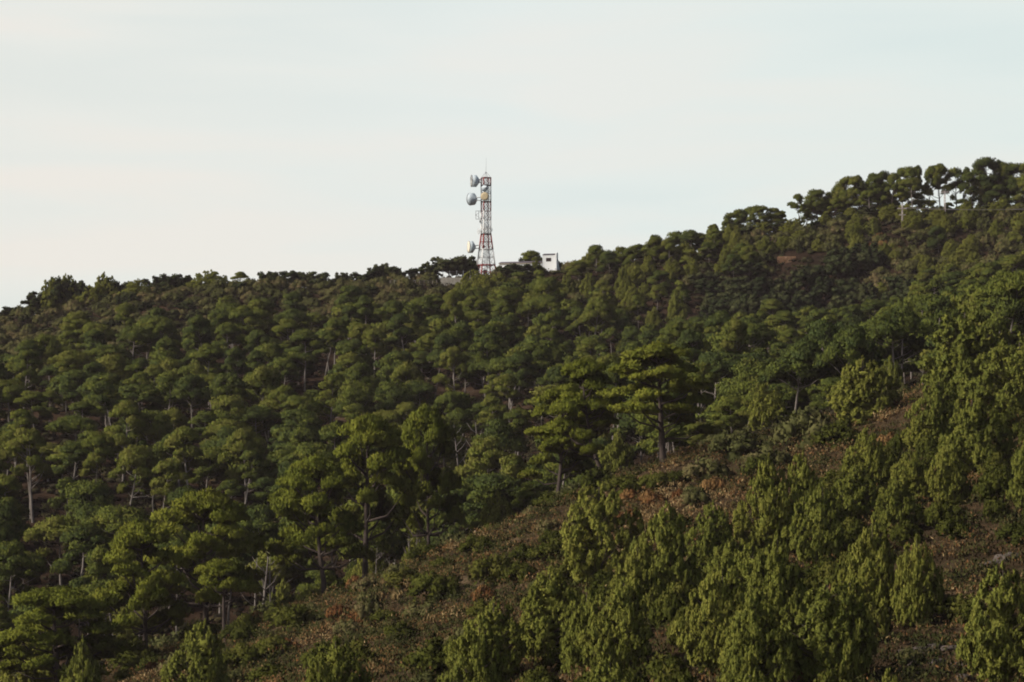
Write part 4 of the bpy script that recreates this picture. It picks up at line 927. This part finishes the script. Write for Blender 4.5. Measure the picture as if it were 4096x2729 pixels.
if low:
    lod = [bush(700 + k, 1.9, 2.0, 9, 'olive', 0.45, 0.34, nt=26)[0].arrays() for k in range(5)]
    V, N, T, Q3, Q4, n = [], [], [], [], [], 0
    for j, (x, y, z, h, w, pr, rz) in enumerate(low):
        v, no, t, f = lod[pr]; c, s = math.cos(rz), math.sin(rz); rot = np.array([[c, s, 0], [-s, c, 0], [0, 0, 1]])
        S = np.array([w / 2 / np.percentile(np.hypot(v[:, 0], v[:, 1]), 97)] * 2 + [h / np.percentile(v[:, 2], 99.7)])
        V.append((v * S) @ rot + [x, y, z - 0.08]); N.append(no @ rot); T.append(np.clip(t + ((j * 0.618) % 1 - 0.5) * 0.8, 0, 1)); Q4.append(f[0] + n); Q3.append(f[1] + n); n += len(v)
    mw = M['olive'].copy(); mw.name = 'low_shrub_leaves'
    for n_ in mw.node_tree.nodes:
        if n_.type == 'MATH' and n_.operation == 'MULTIPLY_ADD': n_.inputs[1].default_value = 0; n_.inputs[2].default_value = 0
    tag(part('shrubbery', build_mesh('shrubbery', np.concatenate(V), [np.concatenate(Q4), np.concatenate(Q3)], mw, np.concatenate(N), np.concatenate(T)), None), 'low grey green shrubbery between the single shrubs of the upper slopes', None, None, 'stuff')

# ------------------------------------------------------------------ heath and undergrowth
def cover(name, rng, pts, size, nt, L, W, mat, tint, up=0.6, flat=0.7, core=0.5):
    lv = Leaves(rng)
    for (x, y, z), t in zip(pts, tint):
        s = size * rng.uniform(0.4, 1.0) ** 1.5 * 1.7
        lv.clump((x, y, z + s * flat * 0.35), (s, s, s * flat), nt, L, W, up=up, low=-0.1, jit=1.1, core=core, tint=float(t), grow=0.6)
    return lv.mesh(name, M[mat])
CR = np.random.default_rng(31)
d = CR.uniform(135, 330, 19000) ; u = CR.uniform(-900, 5300, 19000); x = ux(u, d); z = ground(x, d); v = vrow(z, d)
ok = (v < 3000) & (x > -110)
x, d, z, u, v = x[ok], d[ok], z[ok], u[ok], v[ok]
patch = 0.5 + 0.5 * np.sin(x * 0.31 + 1.3 * np.sin(d * 0.13)) * np.sin(d * 0.19 + 1.1 * np.sin(x * 0.17) + 0.7)
orange = np.exp(-(((u - 2720) / 260) ** 2 + ((v - 2010) / 110) ** 2))
patch = 0.6 * patch + 0.4 * (0.5 + 0.5 * np.sin(x * 0.75 + 2.0 * np.sin(d * 0.31)) * np.sin(d * 0.52 + 1.4 * np.sin(x * 0.43)))
tint = np.clip(0.0 + 0.92 * patch + CR.normal(size=len(x)) * 0.12 + 0.5 * orange, 0.02, 0.98)
sel = CR.random(len(x)) < 0.92
me = cover('heath', CR, np.stack([x, d, z], 1)[sel], 0.85, 48, 0.27, 0.10, 'scrub', tint[sel], up=0.75, flat=0.6, core=0.0)
tag(part('heath', me, None), 'mixed brown heath and dry grass covering the near slope', None, None, 'stuff')
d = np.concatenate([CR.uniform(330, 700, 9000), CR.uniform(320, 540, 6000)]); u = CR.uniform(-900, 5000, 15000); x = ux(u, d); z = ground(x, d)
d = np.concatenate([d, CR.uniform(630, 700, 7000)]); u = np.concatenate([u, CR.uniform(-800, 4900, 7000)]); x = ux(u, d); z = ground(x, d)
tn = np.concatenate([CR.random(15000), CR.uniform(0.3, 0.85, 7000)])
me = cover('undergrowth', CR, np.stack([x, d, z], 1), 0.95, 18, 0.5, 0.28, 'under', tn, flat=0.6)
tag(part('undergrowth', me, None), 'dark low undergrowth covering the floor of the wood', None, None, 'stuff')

# single bushes and tufts on the near slope
BU = np.random.default_rng(88)
BUSH = [  # kind, u, base row, width px, height px, label
    ('green_bush', 1740, 2400, 230, 120, 'broad dark green mound of a shrub in the middle of the heath'),
    ('shrub', 1475, 2500, 130, 150, 'tall feathery grey shrub left of the green mound'),
    ('green_bush', 1600, 2560, 150, 80, 'green shrub below the dark green mound'),
    ('green_bush', 1180, 2520, 220, 90, 'wide flat green shrub at the upper edge of the heath'),
    ('green_bush', 1330, 2440, 190, 120, 'dark shrub at the foot of the forked pine'),
    ('shrub', 1080, 2470, 200, 130, 'grey green shrub on the edge of the heath near the small round headed pine'),
    ('shrub', 1830, 2240, 190, 120, 'light green bushy shrub at the top of the heath'),
    ('shrub', 1720, 2270, 120, 110, 'bright shrub left of the one at the top of the heath'),
    ('green_bush', 2180, 2140, 60, 70, 'small upright green shrub alone on the brown heath'),
    ('green_bush', 2630, 1960, 160, 80, 'dark green shrub on the upper edge of the orange heath'),
    ('shrub', 2830, 1920, 210, 110, 'olive shrub on the upper edge of the orange heath'),
    ('shrub', 2780, 2030, 130, 100, 'round grey shrub inside the orange heath'),
    ('shrub', 2940, 1830, 230, 120, 'wide greyish shrub behind the orange heath'),
    ('shrub', 3230, 1780, 280, 150, 'large grey shrub right of the trio of tall pines'),
    ('green_bush', 3360, 1790, 210, 120, 'dark green shrub before the pyramid shaped young pine'),
    ('shrub', 3080, 1880, 220, 110, 'brownish shrub above the tight trio of young pines'),
    ('rust_bush', 3560, 1800, 130, 80, 'russet bush between the young pines on the upper slope'),
    ('rust_bush', 3500, 1830, 110, 60, 'russet bush beside the small bright young pine'),
    ('rust_bush', 1850, 2250, 60, 35, 'rust red bush at the lip of the heath'),
    ('rust_bush', 1775, 2280, 60, 40, 'second rust red bush lower on the lip of the heath'),
    ('rust_bush', 1150, 2600, 110, 50, 'rust red bush low on the left of the heath'),
    ('rust_bush', 1060, 2600, 90, 50, 'reddish bush at the left end of the heath'),
    ('rust_bush', 640, 2690, 120, 60, 'reddish bush next to the lone bright young pine'),
    ('rust_bush', 2520, 2010, 110, 60, 'orange bush at the left end of the orange heath'),
    ('rust_bush', 2610, 2020, 120, 70, 'orange brown bush in the middle of the orange heath'),
    ('rust_bush', 2860, 1980, 130, 80, 'rusty bush at the top right of the orange heath'),
    ('rust_bush', 2720, 2010, 90, 60, 'rusty bush beside the round grey shrub'),
    ('straw_tuft', 2230, 2280, 60, 50, 'pale straw tuft above the pointed young pine'),
    ('straw_tuft', 1590, 2390, 70, 40, 'bright straw tuft left of the dark green mound'),
    ('straw_tuft', 1790, 2560, 90, 40, 'yellow straw tuft below the dark green mound'),
    ('straw_tuft', 2830, 2130, 90, 60, 'yellow straw tuft low in the orange heath'),
    ('straw_tuft', 2890, 2060, 70, 45, 'pale straw tuft right of the round grey shrub'),
    ('straw_tuft', 1290, 2600, 50, 45, 'small straw tuft at the bottom left of the heath'),
    ('straw_tuft', 1570, 2690, 60, 40, 'straw tuft near the bottom edge of the heath'),
    ('green_bush', 1930, 2480, 150, 90, 'dark shrub left of the leftmost bright young pine'),
    ('green_bush', 2090, 2330, 130, 90, 'dim shrub just left of the pointed young pine'),
    ('green_bush', 2900, 2260, 190, 110, 'dark spreading shrub above the dark gap'),
    ('green_bush', 980, 2660, 200, 80, 'dark green shrub right of the lone bright young pine'),
    ('green_bush', 530, 2680, 260, 120, 'dark shrub under the low spreading pine'),
    ('shrub', 690, 2600, 200, 120, 'dark grey shrub under the ragged tiered pine'),
    ('shrub', 3640, 2640, 130, 60, 'grey shrub among the rocks of the stony gully'),
    ('green_bush', 3840, 2480, 230, 110, 'dark shrub in the hollow above the rocks'),
    ('shrub', 3720, 2420, 190, 100, 'dim shrub on the slope of the stony gully'),
]
for k, (kd, u, vb, w, h, lab) in enumerate(BUSH):
    dd = find_d(u, vb, 124, 318); x = ux(u, dd)
    plant(kd, k % len(KIND[kd]), x, dd, max(h, 0.5 * w) * dd / F, w * dd / F, BU.random() * 6.28, lab, None)
FL = np.random.default_rng(515)
taken = [(ux(u, find_d(u, b)), find_d(u, b), w * 200 / F * 1.1) for p, u, b, vt, w, lab in YOUNG]
def free_ground(u, v):
    if u > 3500 and v > 2180: return False                      # stony gully
    if 2430 < u < 3000 and 1880 < v < 2230: return False        # orange heath
    return v > np.interp(u, [1850, 2050, 2250, 2500, 3000, 3500, 4100], [2800, 2650, 2450, 2330, 2150, 1850, 1650])
FILL = []
for _ in range(4000):
    u = FL.uniform(1900, 4200); dd = FL.uniform(138, 300); x = ux(u, dd); v = vrow(gz(x, dd), dd)
    if not free_ground(u, v): continue
    young = FL.random() < 0.05; rr_ = 3.4 if young else 3.0
    if any((x - a) ** 2 + (dd - b) ** 2 < ((rr_ + c) * 0.5) ** 2 for a, b, c in taken): continue
    taken.append((x, dd, rr_)); FILL.append((u, v, x, dd, young))
def fill_where(u, v):
    if v > 2560: return 'left of the big many shooted pine' if u < 3150 else 'right of the big many shooted pine'
    if u < 2800: return 'in the bottom centre clump' if v > 2400 else 'in front of the orange heath'
    if u < 3250: return 'amid the right group' if v > 2250 else 'around the tight trio'
    if u < 3700: return 'by the dark hollow' if v > 1950 else 'behind the tight trio'
    return 'in the shaded upper right group' if v < 1950 else 'above the stony gully'
FILL_H = []
FILL_SHOWN = set([0,1,2,3,4,5,6,7,8,9,11,13,15,16,18,20,21,23,25,26,27,28,30,32,33,34,39,43,44,46,47,48,49,50,52,53,54,55,56,57,59,61,63,64,65,66,67,69,70,72,75,77,80,84,85,86,88,89,90,91,93,94,98,100,101,102,103,104,105,106,109,110,112,113,114,115,116,117,118,119,120,121,122,123,124,125,127,128,129,132,136,138]); HEATH_SHOWN = set([0,1,2,6,7,8,9,10,11,13,14,16,17,18,19,20,21,22,23,25,27,30,32,35,36,37,39,41,42,43,44,46,47,48,49,50,51,52,53,55,56,58,60,63,64,67,68,69,70,71,74,75,76,77,79,80,81,82,83,84,85,86,90,91,92,97,100,101,102,104,105,106,107,108,109,112,113,114,115,116,118,119,121,122,123,124,125,126,127,128,129,130,131,133])
nb_ = -1
for k, (u, v, x, dd, young) in enumerate(FILL):
    nb_ += not young
    if not young and nb_ not in FILL_SHOWN: continue
    if young: plant('young', k % 6, x, dd, 3.2 + 2.6 * FL.random(), 3.0 + 1.2 * FL.random(), k * 2.2, 'smaller young pine ' + fill_where(u, v), 'smaller young pines ' + fill_where(u, v))
    else: plant('green_bush', k % 4, x, dd, 1.5 + 0.9 * FL.random(), 2.2 + 1.0 * FL.random(), k * 2.2, 'dark bush added as shade under pines ' + fill_where(u, v), 'dark bushes added as shade ' + fill_where(u, v))  # dark bushes added between the young pines to stand in for shaded gaps
HEATH = []
for _ in range(6000):
    if len(HEATH) >= 135: break
    u = FL.uniform(-60, 3100); dd = FL.uniform(150, 318); x = ux(u, dd); v = vrow(gz(x, dd), dd)
    if v > 2800 or (u > 1850 and free_ground(u, v)) or v < 1900: continue
    if 2430 < u < 3000 and v < 2230 and FL.random() < 0.6: continue
    rr_ = 1.9
    if any((x - a) ** 2 + (dd - b) ** 2 < ((rr_ + c) * 0.5) ** 2 for a, b, c in taken): continue
    taken.append((x, dd, rr_)); HEATH.append((u, v, x, dd))
for k, (u, v, x, dd) in enumerate(HEATH):
    if k not in HEATH_SHOWN: continue
    kd = ('green_bush', 'green_bush', 'shrub', 'rust_bush', 'green_bush', 'straw_tuft', 'shrub')[k % 7]
    wh = 'in the orange heath' if u > 2400 else 'on the upper heath near the pine trio' if u > 1900 and v < 2300 else 'on the heath beside the bottom centre clump' if u > 1750 else 'in the middle of the heath' if u > 1250 else 'at the lower left of the heath' if u > 650 else 'under the pines of the bottom left corner'
    w_ = {'green_bush': 3.2, 'shrub': 2.9, 'rust_bush': 2.2, 'straw_tuft': 1.3}[kd] * (0.7 + 0.7 * FL.random())
    plant(kd, k % len(KIND[kd]), x, dd, w_ * (0.45 + 0.2 * FL.random()), w_, k * 1.9, {'green_bush': 'low dark green bush', 'shrub': 'low olive shrub', 'rust_bush': 'small russet bush', 'straw_tuft': 'small dry straw tuft'}[kd] + ' ' + wh, 'low plants ' + wh)
# yellow tufts and shrubs on the right hill
HILL = [(3018, 1030, 60, 'straw_tuft', 'pale yellow reed tuft left of the rust coloured stone wall'), (3035, 1036, 40, 'straw_tuft', 'smaller reed tuft beside the pale yellow one'),
        (3480, 1010, 100, 'rust_bush', 'tawny bush at the left of the yellowish patch under the crossarm pole'), (3530, 1000, 90, 'rust_bush', 'tawny bush in the middle of the yellowish patch'), (3575, 1015, 110, 'rust_bush', 'largest tawny bush of the yellowish patch'), (3620, 1030, 90, 'straw_tuft', 'dry straw clump at the right of the yellowish patch'),
        (3545, 1045, 100, 'straw_tuft', 'dry straw clump at the front of the yellowish patch'), (3500, 1060, 90, 'rust_bush', 'russet bush low in the yellowish patch'), (3590, 1062, 80, 'rust_bush', 'russet bush beside the dry straw clumps'), (3520, 968, 70, 'rust_bush', 'orange bush above the yellowish patch'),
        (4005, 1010, 50, 'rust_bush', 'small orange bush below the right end of the hilltop stand'), (3945, 1085, 70, 'rust_bush', 'brown bush by the bare path on the right hill')]
for k, (u, vb, w, kd, lab) in enumerate(HILL):
    dd = find_d(u, vb, 634, 692); x = ux(u, dd)
    plant(kd, k % 3, x, dd, 2.0 if kd == 'straw_tuft' else 2.4, w * dd / F, k, lab, None)

# ------------------------------------------------------------------ rocks and bare dead trunks
def rock(seed, s):
    r = np.random.default_rng(seed); v, f = ico(2); v = v.copy()
    for _ in range(9):
        n = unit(r.normal(size=3)); c = r.uniform(0.45, 0.8); dd = v @ n; v = v - np.outer(np.clip(dd - c, 0, None), n)
    return build_mesh('rock', v * np.array(s), [f], M['rock'])
RK = [rock(k, (1, 0.8, 0.45)) for k in range(4)]
rk = np.random.default_rng(3)
ROCKS = [(3640, 2660, 0.7), (3700, 2600, 1.0), (3745, 2590, 1.1), (3790, 2600, 0.9), (3690, 2640, 0.6), (3755, 2640, 0.7), (3830, 2655, 0.8), (3610, 2600, 0.6), (3590, 2680, 0.5), (3870, 2700, 0.9), (3970, 2250, 0.9), (4010, 2230, 1.2), (3960, 2290, 0.6), (4060, 2220, 0.9), (3850, 2300, 0.5), (3800, 2690, 0.6)]
for k, (u, vb, s) in enumerate(ROCKS):
    dd = find_d(u, vb, 124, 300); x = ux(u, dd)
    o = part('rock', RK[k % 4], None); o.location = (x, dd, gz(x, dd) - 0.08); o.rotation_euler = (rk.normal() * 0.2, rk.normal() * 0.2, rk.random() * 6.28); o.scale = (s, s, s)
    up = vb < 2400
    tag(o, ('grey rock on the upper bank of the stony gully' if up else 'grey rock among the stones at the foot of the stony gully'), 'rock', 'rocks on the upper bank' if up else 'rocks at the foot of the gully')
def snag(seed, H):
    r = np.random.default_rng(seed); tb = Tubes(); lx = r.normal() * 0.12 * H
    p = np.array([[0, 0, -0.8], [0.02, 0, 0], [lx * 0.4, 0.1, H * 0.4], [lx * 0.7 + r.normal() * 0.1, 0, H * 0.7], [lx, 0, H]])
    tb.tube(p, np.array([0.16, 0.14, 0.11, 0.075, 0.02]))
    for k in range(6):
        z = H * (0.4 + 0.09 * k); b = np.array([np.interp(z, p[:, 2], p[:, i]) for i in range(3)]); a = r.random() * 6.28; l = H * 0.2 * (1.2 - z / H) + 0.5
        tb.tube([b, b + np.array([math.cos(a) * l * 0.6, math.sin(a) * l * 0.6, l * 0.45]), b + np.array([math.cos(a) * l, math.sin(a) * l, l * 1.0])], [0.05, 0.035, 0.012], 5)
    return tb.mesh('bare_trunk', M['bark_grey'], True)
SN = [snag(600 + k, 7.0) for k in range(4)]
SNAG = [(1685, 326, 2155, 'pale forked dead trunk just above the heath edge'), (1660, 328, 2120, 'thin pale dead trunk left of the forked one'), (1640, 330, 2140, 'dim dead trunk at the left end of the bare row'), (1040, 322, 2170, 'pale dead trunk with a broken top right of the small round headed pine'), (1075, 322, 2215, 'pale leaning dead trunk nearest the small round headed pine'), (1010, 324, 2230, 'short pale dead trunk beside the small round headed pine'), (1500, 326, 2190, 'thin brown dead trunk behind the forked pine'), (1560, 328, 2230, 'slim dead trunk right of the forked pine'), (1880, 400, 1790, 'tall dark bare trunk crossing the brown clearing'), (1925, 420, 1690, 'tall pale bare trunk at the right of the brown clearing'), (2070, 430, 1640, 'slender pale trunk left of the tall trio'), (1840, 430, 1700, 'thin pale trunk at the left of the brown clearing'), (130, 420, 1760, 'pale bare trunk near the left edge of the wood'), (720, 430, 1740, 'pale bare trunk halfway down the left wood'), (1270, 262, 2560, 'small grey stump rising from the low heath')]
for k, (u, dd, vt, lab) in enumerate(SNAG[:-1]):
    x = ux(u, dd); z = gz(x, dd); h = (VH - vt) * dd / F - z
    o = part('dead_tree', SN[k % 4], None); o.location = (x, dd, z); o.rotation_euler = (0, 0, k * 1.1); o.scale = (h / 7 * 0.9,) * 2 + (h / 7,)
    tag(o, lab, 'dead tree', 'bare trunks in the wood')

rest = {}
for o in COL.objects:
    if o.parent is None and o.get('category') and o.get('label'): rest.setdefault(o['label'], []).append(o)
for lab, os_ in rest.items():
    if len(os_) < 2: continue
    nm = name_apart([(o, CU + F * o.location.x / o.location.y, vrow(o.location.z, o.location.y)) for o in os_])
    for o, w_ in nm or (): o['label'] = w_ + ' ' + lab
    for o in os_:
        if not o.get('group'): o['group'] = lab
# ------------------------------------------------------------------ camera, sky, sun, air
cam = bpy.data.cameras.new('camera'); cam.lens = 100; cam.sensor_width = 36; cam.sensor_fit = 'HORIZONTAL'
cam.shift_y = (VH - 2729 / 2) / 4096; cam.clip_start = 0.5; cam.clip_end = 20000
co = bpy.data.objects.new('camera', cam); COL.objects.link(co); co.location = (0, 0, 0); co.rotation_euler = (math.pi / 2, 0, 0); sc.camera = co

SUN_DIR = Vector((-0.78, -0.32, 0.60)).normalized()       # towards the sun
EL = math.asin(SUN_DIR.z); AZ = math.atan2(SUN_DIR.x, SUN_DIR.y)
sl_ = bpy.data.lights.new('sun', 'SUN'); sl_.energy = 4.8; sl_.angle = math.radians(9.0); sl_.color = (1.0, 0.93, 0.82)
so = bpy.data.objects.new('sun', sl_); COL.objects.link(so); so.rotation_euler = SUN_DIR.to_track_quat('Z', 'Y').to_euler()
w = bpy.data.worlds.new('World'); sc.world = w; w.use_nodes = True; nt = w.node_tree; nt.nodes.clear(); N = nt.nodes; L = nt.links
sk = N.new('ShaderNodeTexSky'); sk.sky_type = 'NISHITA'; sk.sun_disc = False; sk.sun_elevation = EL; sk.sun_rotation = AZ; sk.dust_density = 2.0; sk.air_density = 1.0
tc = N.new('ShaderNodeTexCoord'); mp = N.new('ShaderNodeMapping'); mp.inputs['Scale'].default_value = (3.0, 3.0, 22.0); mp.inputs['Rotation'].default_value = (0, 0.03, 0)
L.new(tc.outputs['Generated'], mp.inputs[0])
nz = N.new('ShaderNodeTexNoise'); nz.inputs['Scale'].default_value = 2.2; nz.inputs['Detail'].default_value = 3; nz.inputs['Roughness'].default_value = 0.4; nz.inputs['Distortion'].default_value = 0.4
L.new(mp.outputs[0], nz.inputs['Vector'])
cr = ramp(nt, [(0.36, (0.82, 0.90, 0.875)), (0.52, (0.865, 0.925, 0.89)), (0.66, (0.91, 0.925, 0.875))]); L.new(nz.outputs['Fac'], cr.inputs[0])
sx = N.new('ShaderNodeSeparateXYZ'); L.new(tc.outputs['Generated'], sx.inputs[0])
b1 = N.new('ShaderNodeBackground'); b1.inputs[1].default_value = 0.08; L.new(sk.outputs[0], b1.inputs[0])
b2 = N.new('ShaderNodeBackground'); b2.inputs[1].default_value = 1.0; mxr = N.new('ShaderNodeMapRange'); mxr.interpolation_type = 'SMOOTHSTEP'; mxr.inputs[1].default_value = -0.22; mxr.inputs[2].default_value = 0.22; L.new(sx.outputs['X'], mxr.inputs[0])
tr_ = ramp(nt, [(0.0, (1.045, 0.985, 0.955)), (0.5, (1.0, 1.0, 1.0)), (1.0, (0.965, 0.99, 0.985))]); L.new(mxr.outputs[0], tr_.inputs[0])
mv = N.new('ShaderNodeMix'); mv.data_type = 'RGBA'; mv.blend_type = 'MULTIPLY'; mv.inputs[0].default_value = 1.0; L.new(cr.outputs[0], mv.inputs[6]); L.new(tr_.outputs[0], mv.inputs[7])
L.new(mv.outputs[2], b2.inputs[0])
mx = N.new('ShaderNodeMixShader'); mx.inputs[0].default_value = 0.85
mr = N.new('ShaderNodeMapRange'); mr.interpolation_type = 'SMOOTHSTEP'; mr.inputs[1].default_value = 0.18; mr.inputs[2].default_value = 0.6; mr.inputs[3].default_value = 0.88; mr.inputs[4].default_value = 0.05
L.new(sx.outputs['Z'], mr.inputs[0])
my = N.new('ShaderNodeMapRange'); my.interpolation_type = 'SMOOTHSTEP'; my.inputs[1].default_value = -0.5; my.inputs[2].default_value = 0.6; my.inputs[3].default_value = 0.5; my.inputs[4].default_value = 1.0
L.new(sx.outputs['Y'], my.inputs[0])
mm = N.new('ShaderNodeMath'); mm.operation = 'MULTIPLY'; L.new(mr.outputs[0], mm.inputs[0]); L.new(my.outputs[0], mm.inputs[1]); L.new(mm.outputs[0], mx.inputs[0])
L.new(b1.outputs[0], mx.inputs[1]); L.new(b2.outputs[0], mx.inputs[2])
wo = N.new('ShaderNodeOutputWorld'); L.new(mx.outputs[0], wo.inputs[0])

HAZE = 0.000045
if HAZE:
    hm, nt, out = nodes_of('thin_air')
    pv = nt.nodes.new('ShaderNodeVolumePrincipled'); pv.inputs['Density'].default_value = HAZE; pv.inputs['Color'].default_value = (1.0, 0.82, 0.84, 1); pv.inputs['Anisotropy'].default_value = 0.0
    nt.links.new(pv.outputs[0], out.inputs['Volume'])
    hz_ = part('haze', Solid().box(-1000, 1000, -200, 1400, -63, 130).mesh('haze', hm), None)
    tag(hz_, 'thin dusky air over the whole hillside', None, None, 'stuff')

sc.view_settings.view_transform = 'Standard'; sc.view_settings.look = 'None'; sc.view_settings.exposure = 0; sc.view_settings.gamma = 1
sc.render.engine = 'CYCLES'; sc.cycles.max_bounces = 6; sc.cycles.diffuse_bounces = 3; sc.cycles.transmission_bounces = 3; sc.cycles.volume_bounces = 0
sc.cycles.use_denoising = True; sc.cycles.pixel_filter_type = 'BLACKMAN_HARRIS'; sc.cycles.filter_width = 1.9; sc.cycles.use_adaptive_sampling = False; sc.cycles.sample_clamp_indirect = 2.0; sc.cycles.sample_clamp_direct = 4.0
print('TREES', len(TREES), {z: sum(1 for t in TREES if t[1] == z) for z in set(t[1] for t in TREES)})
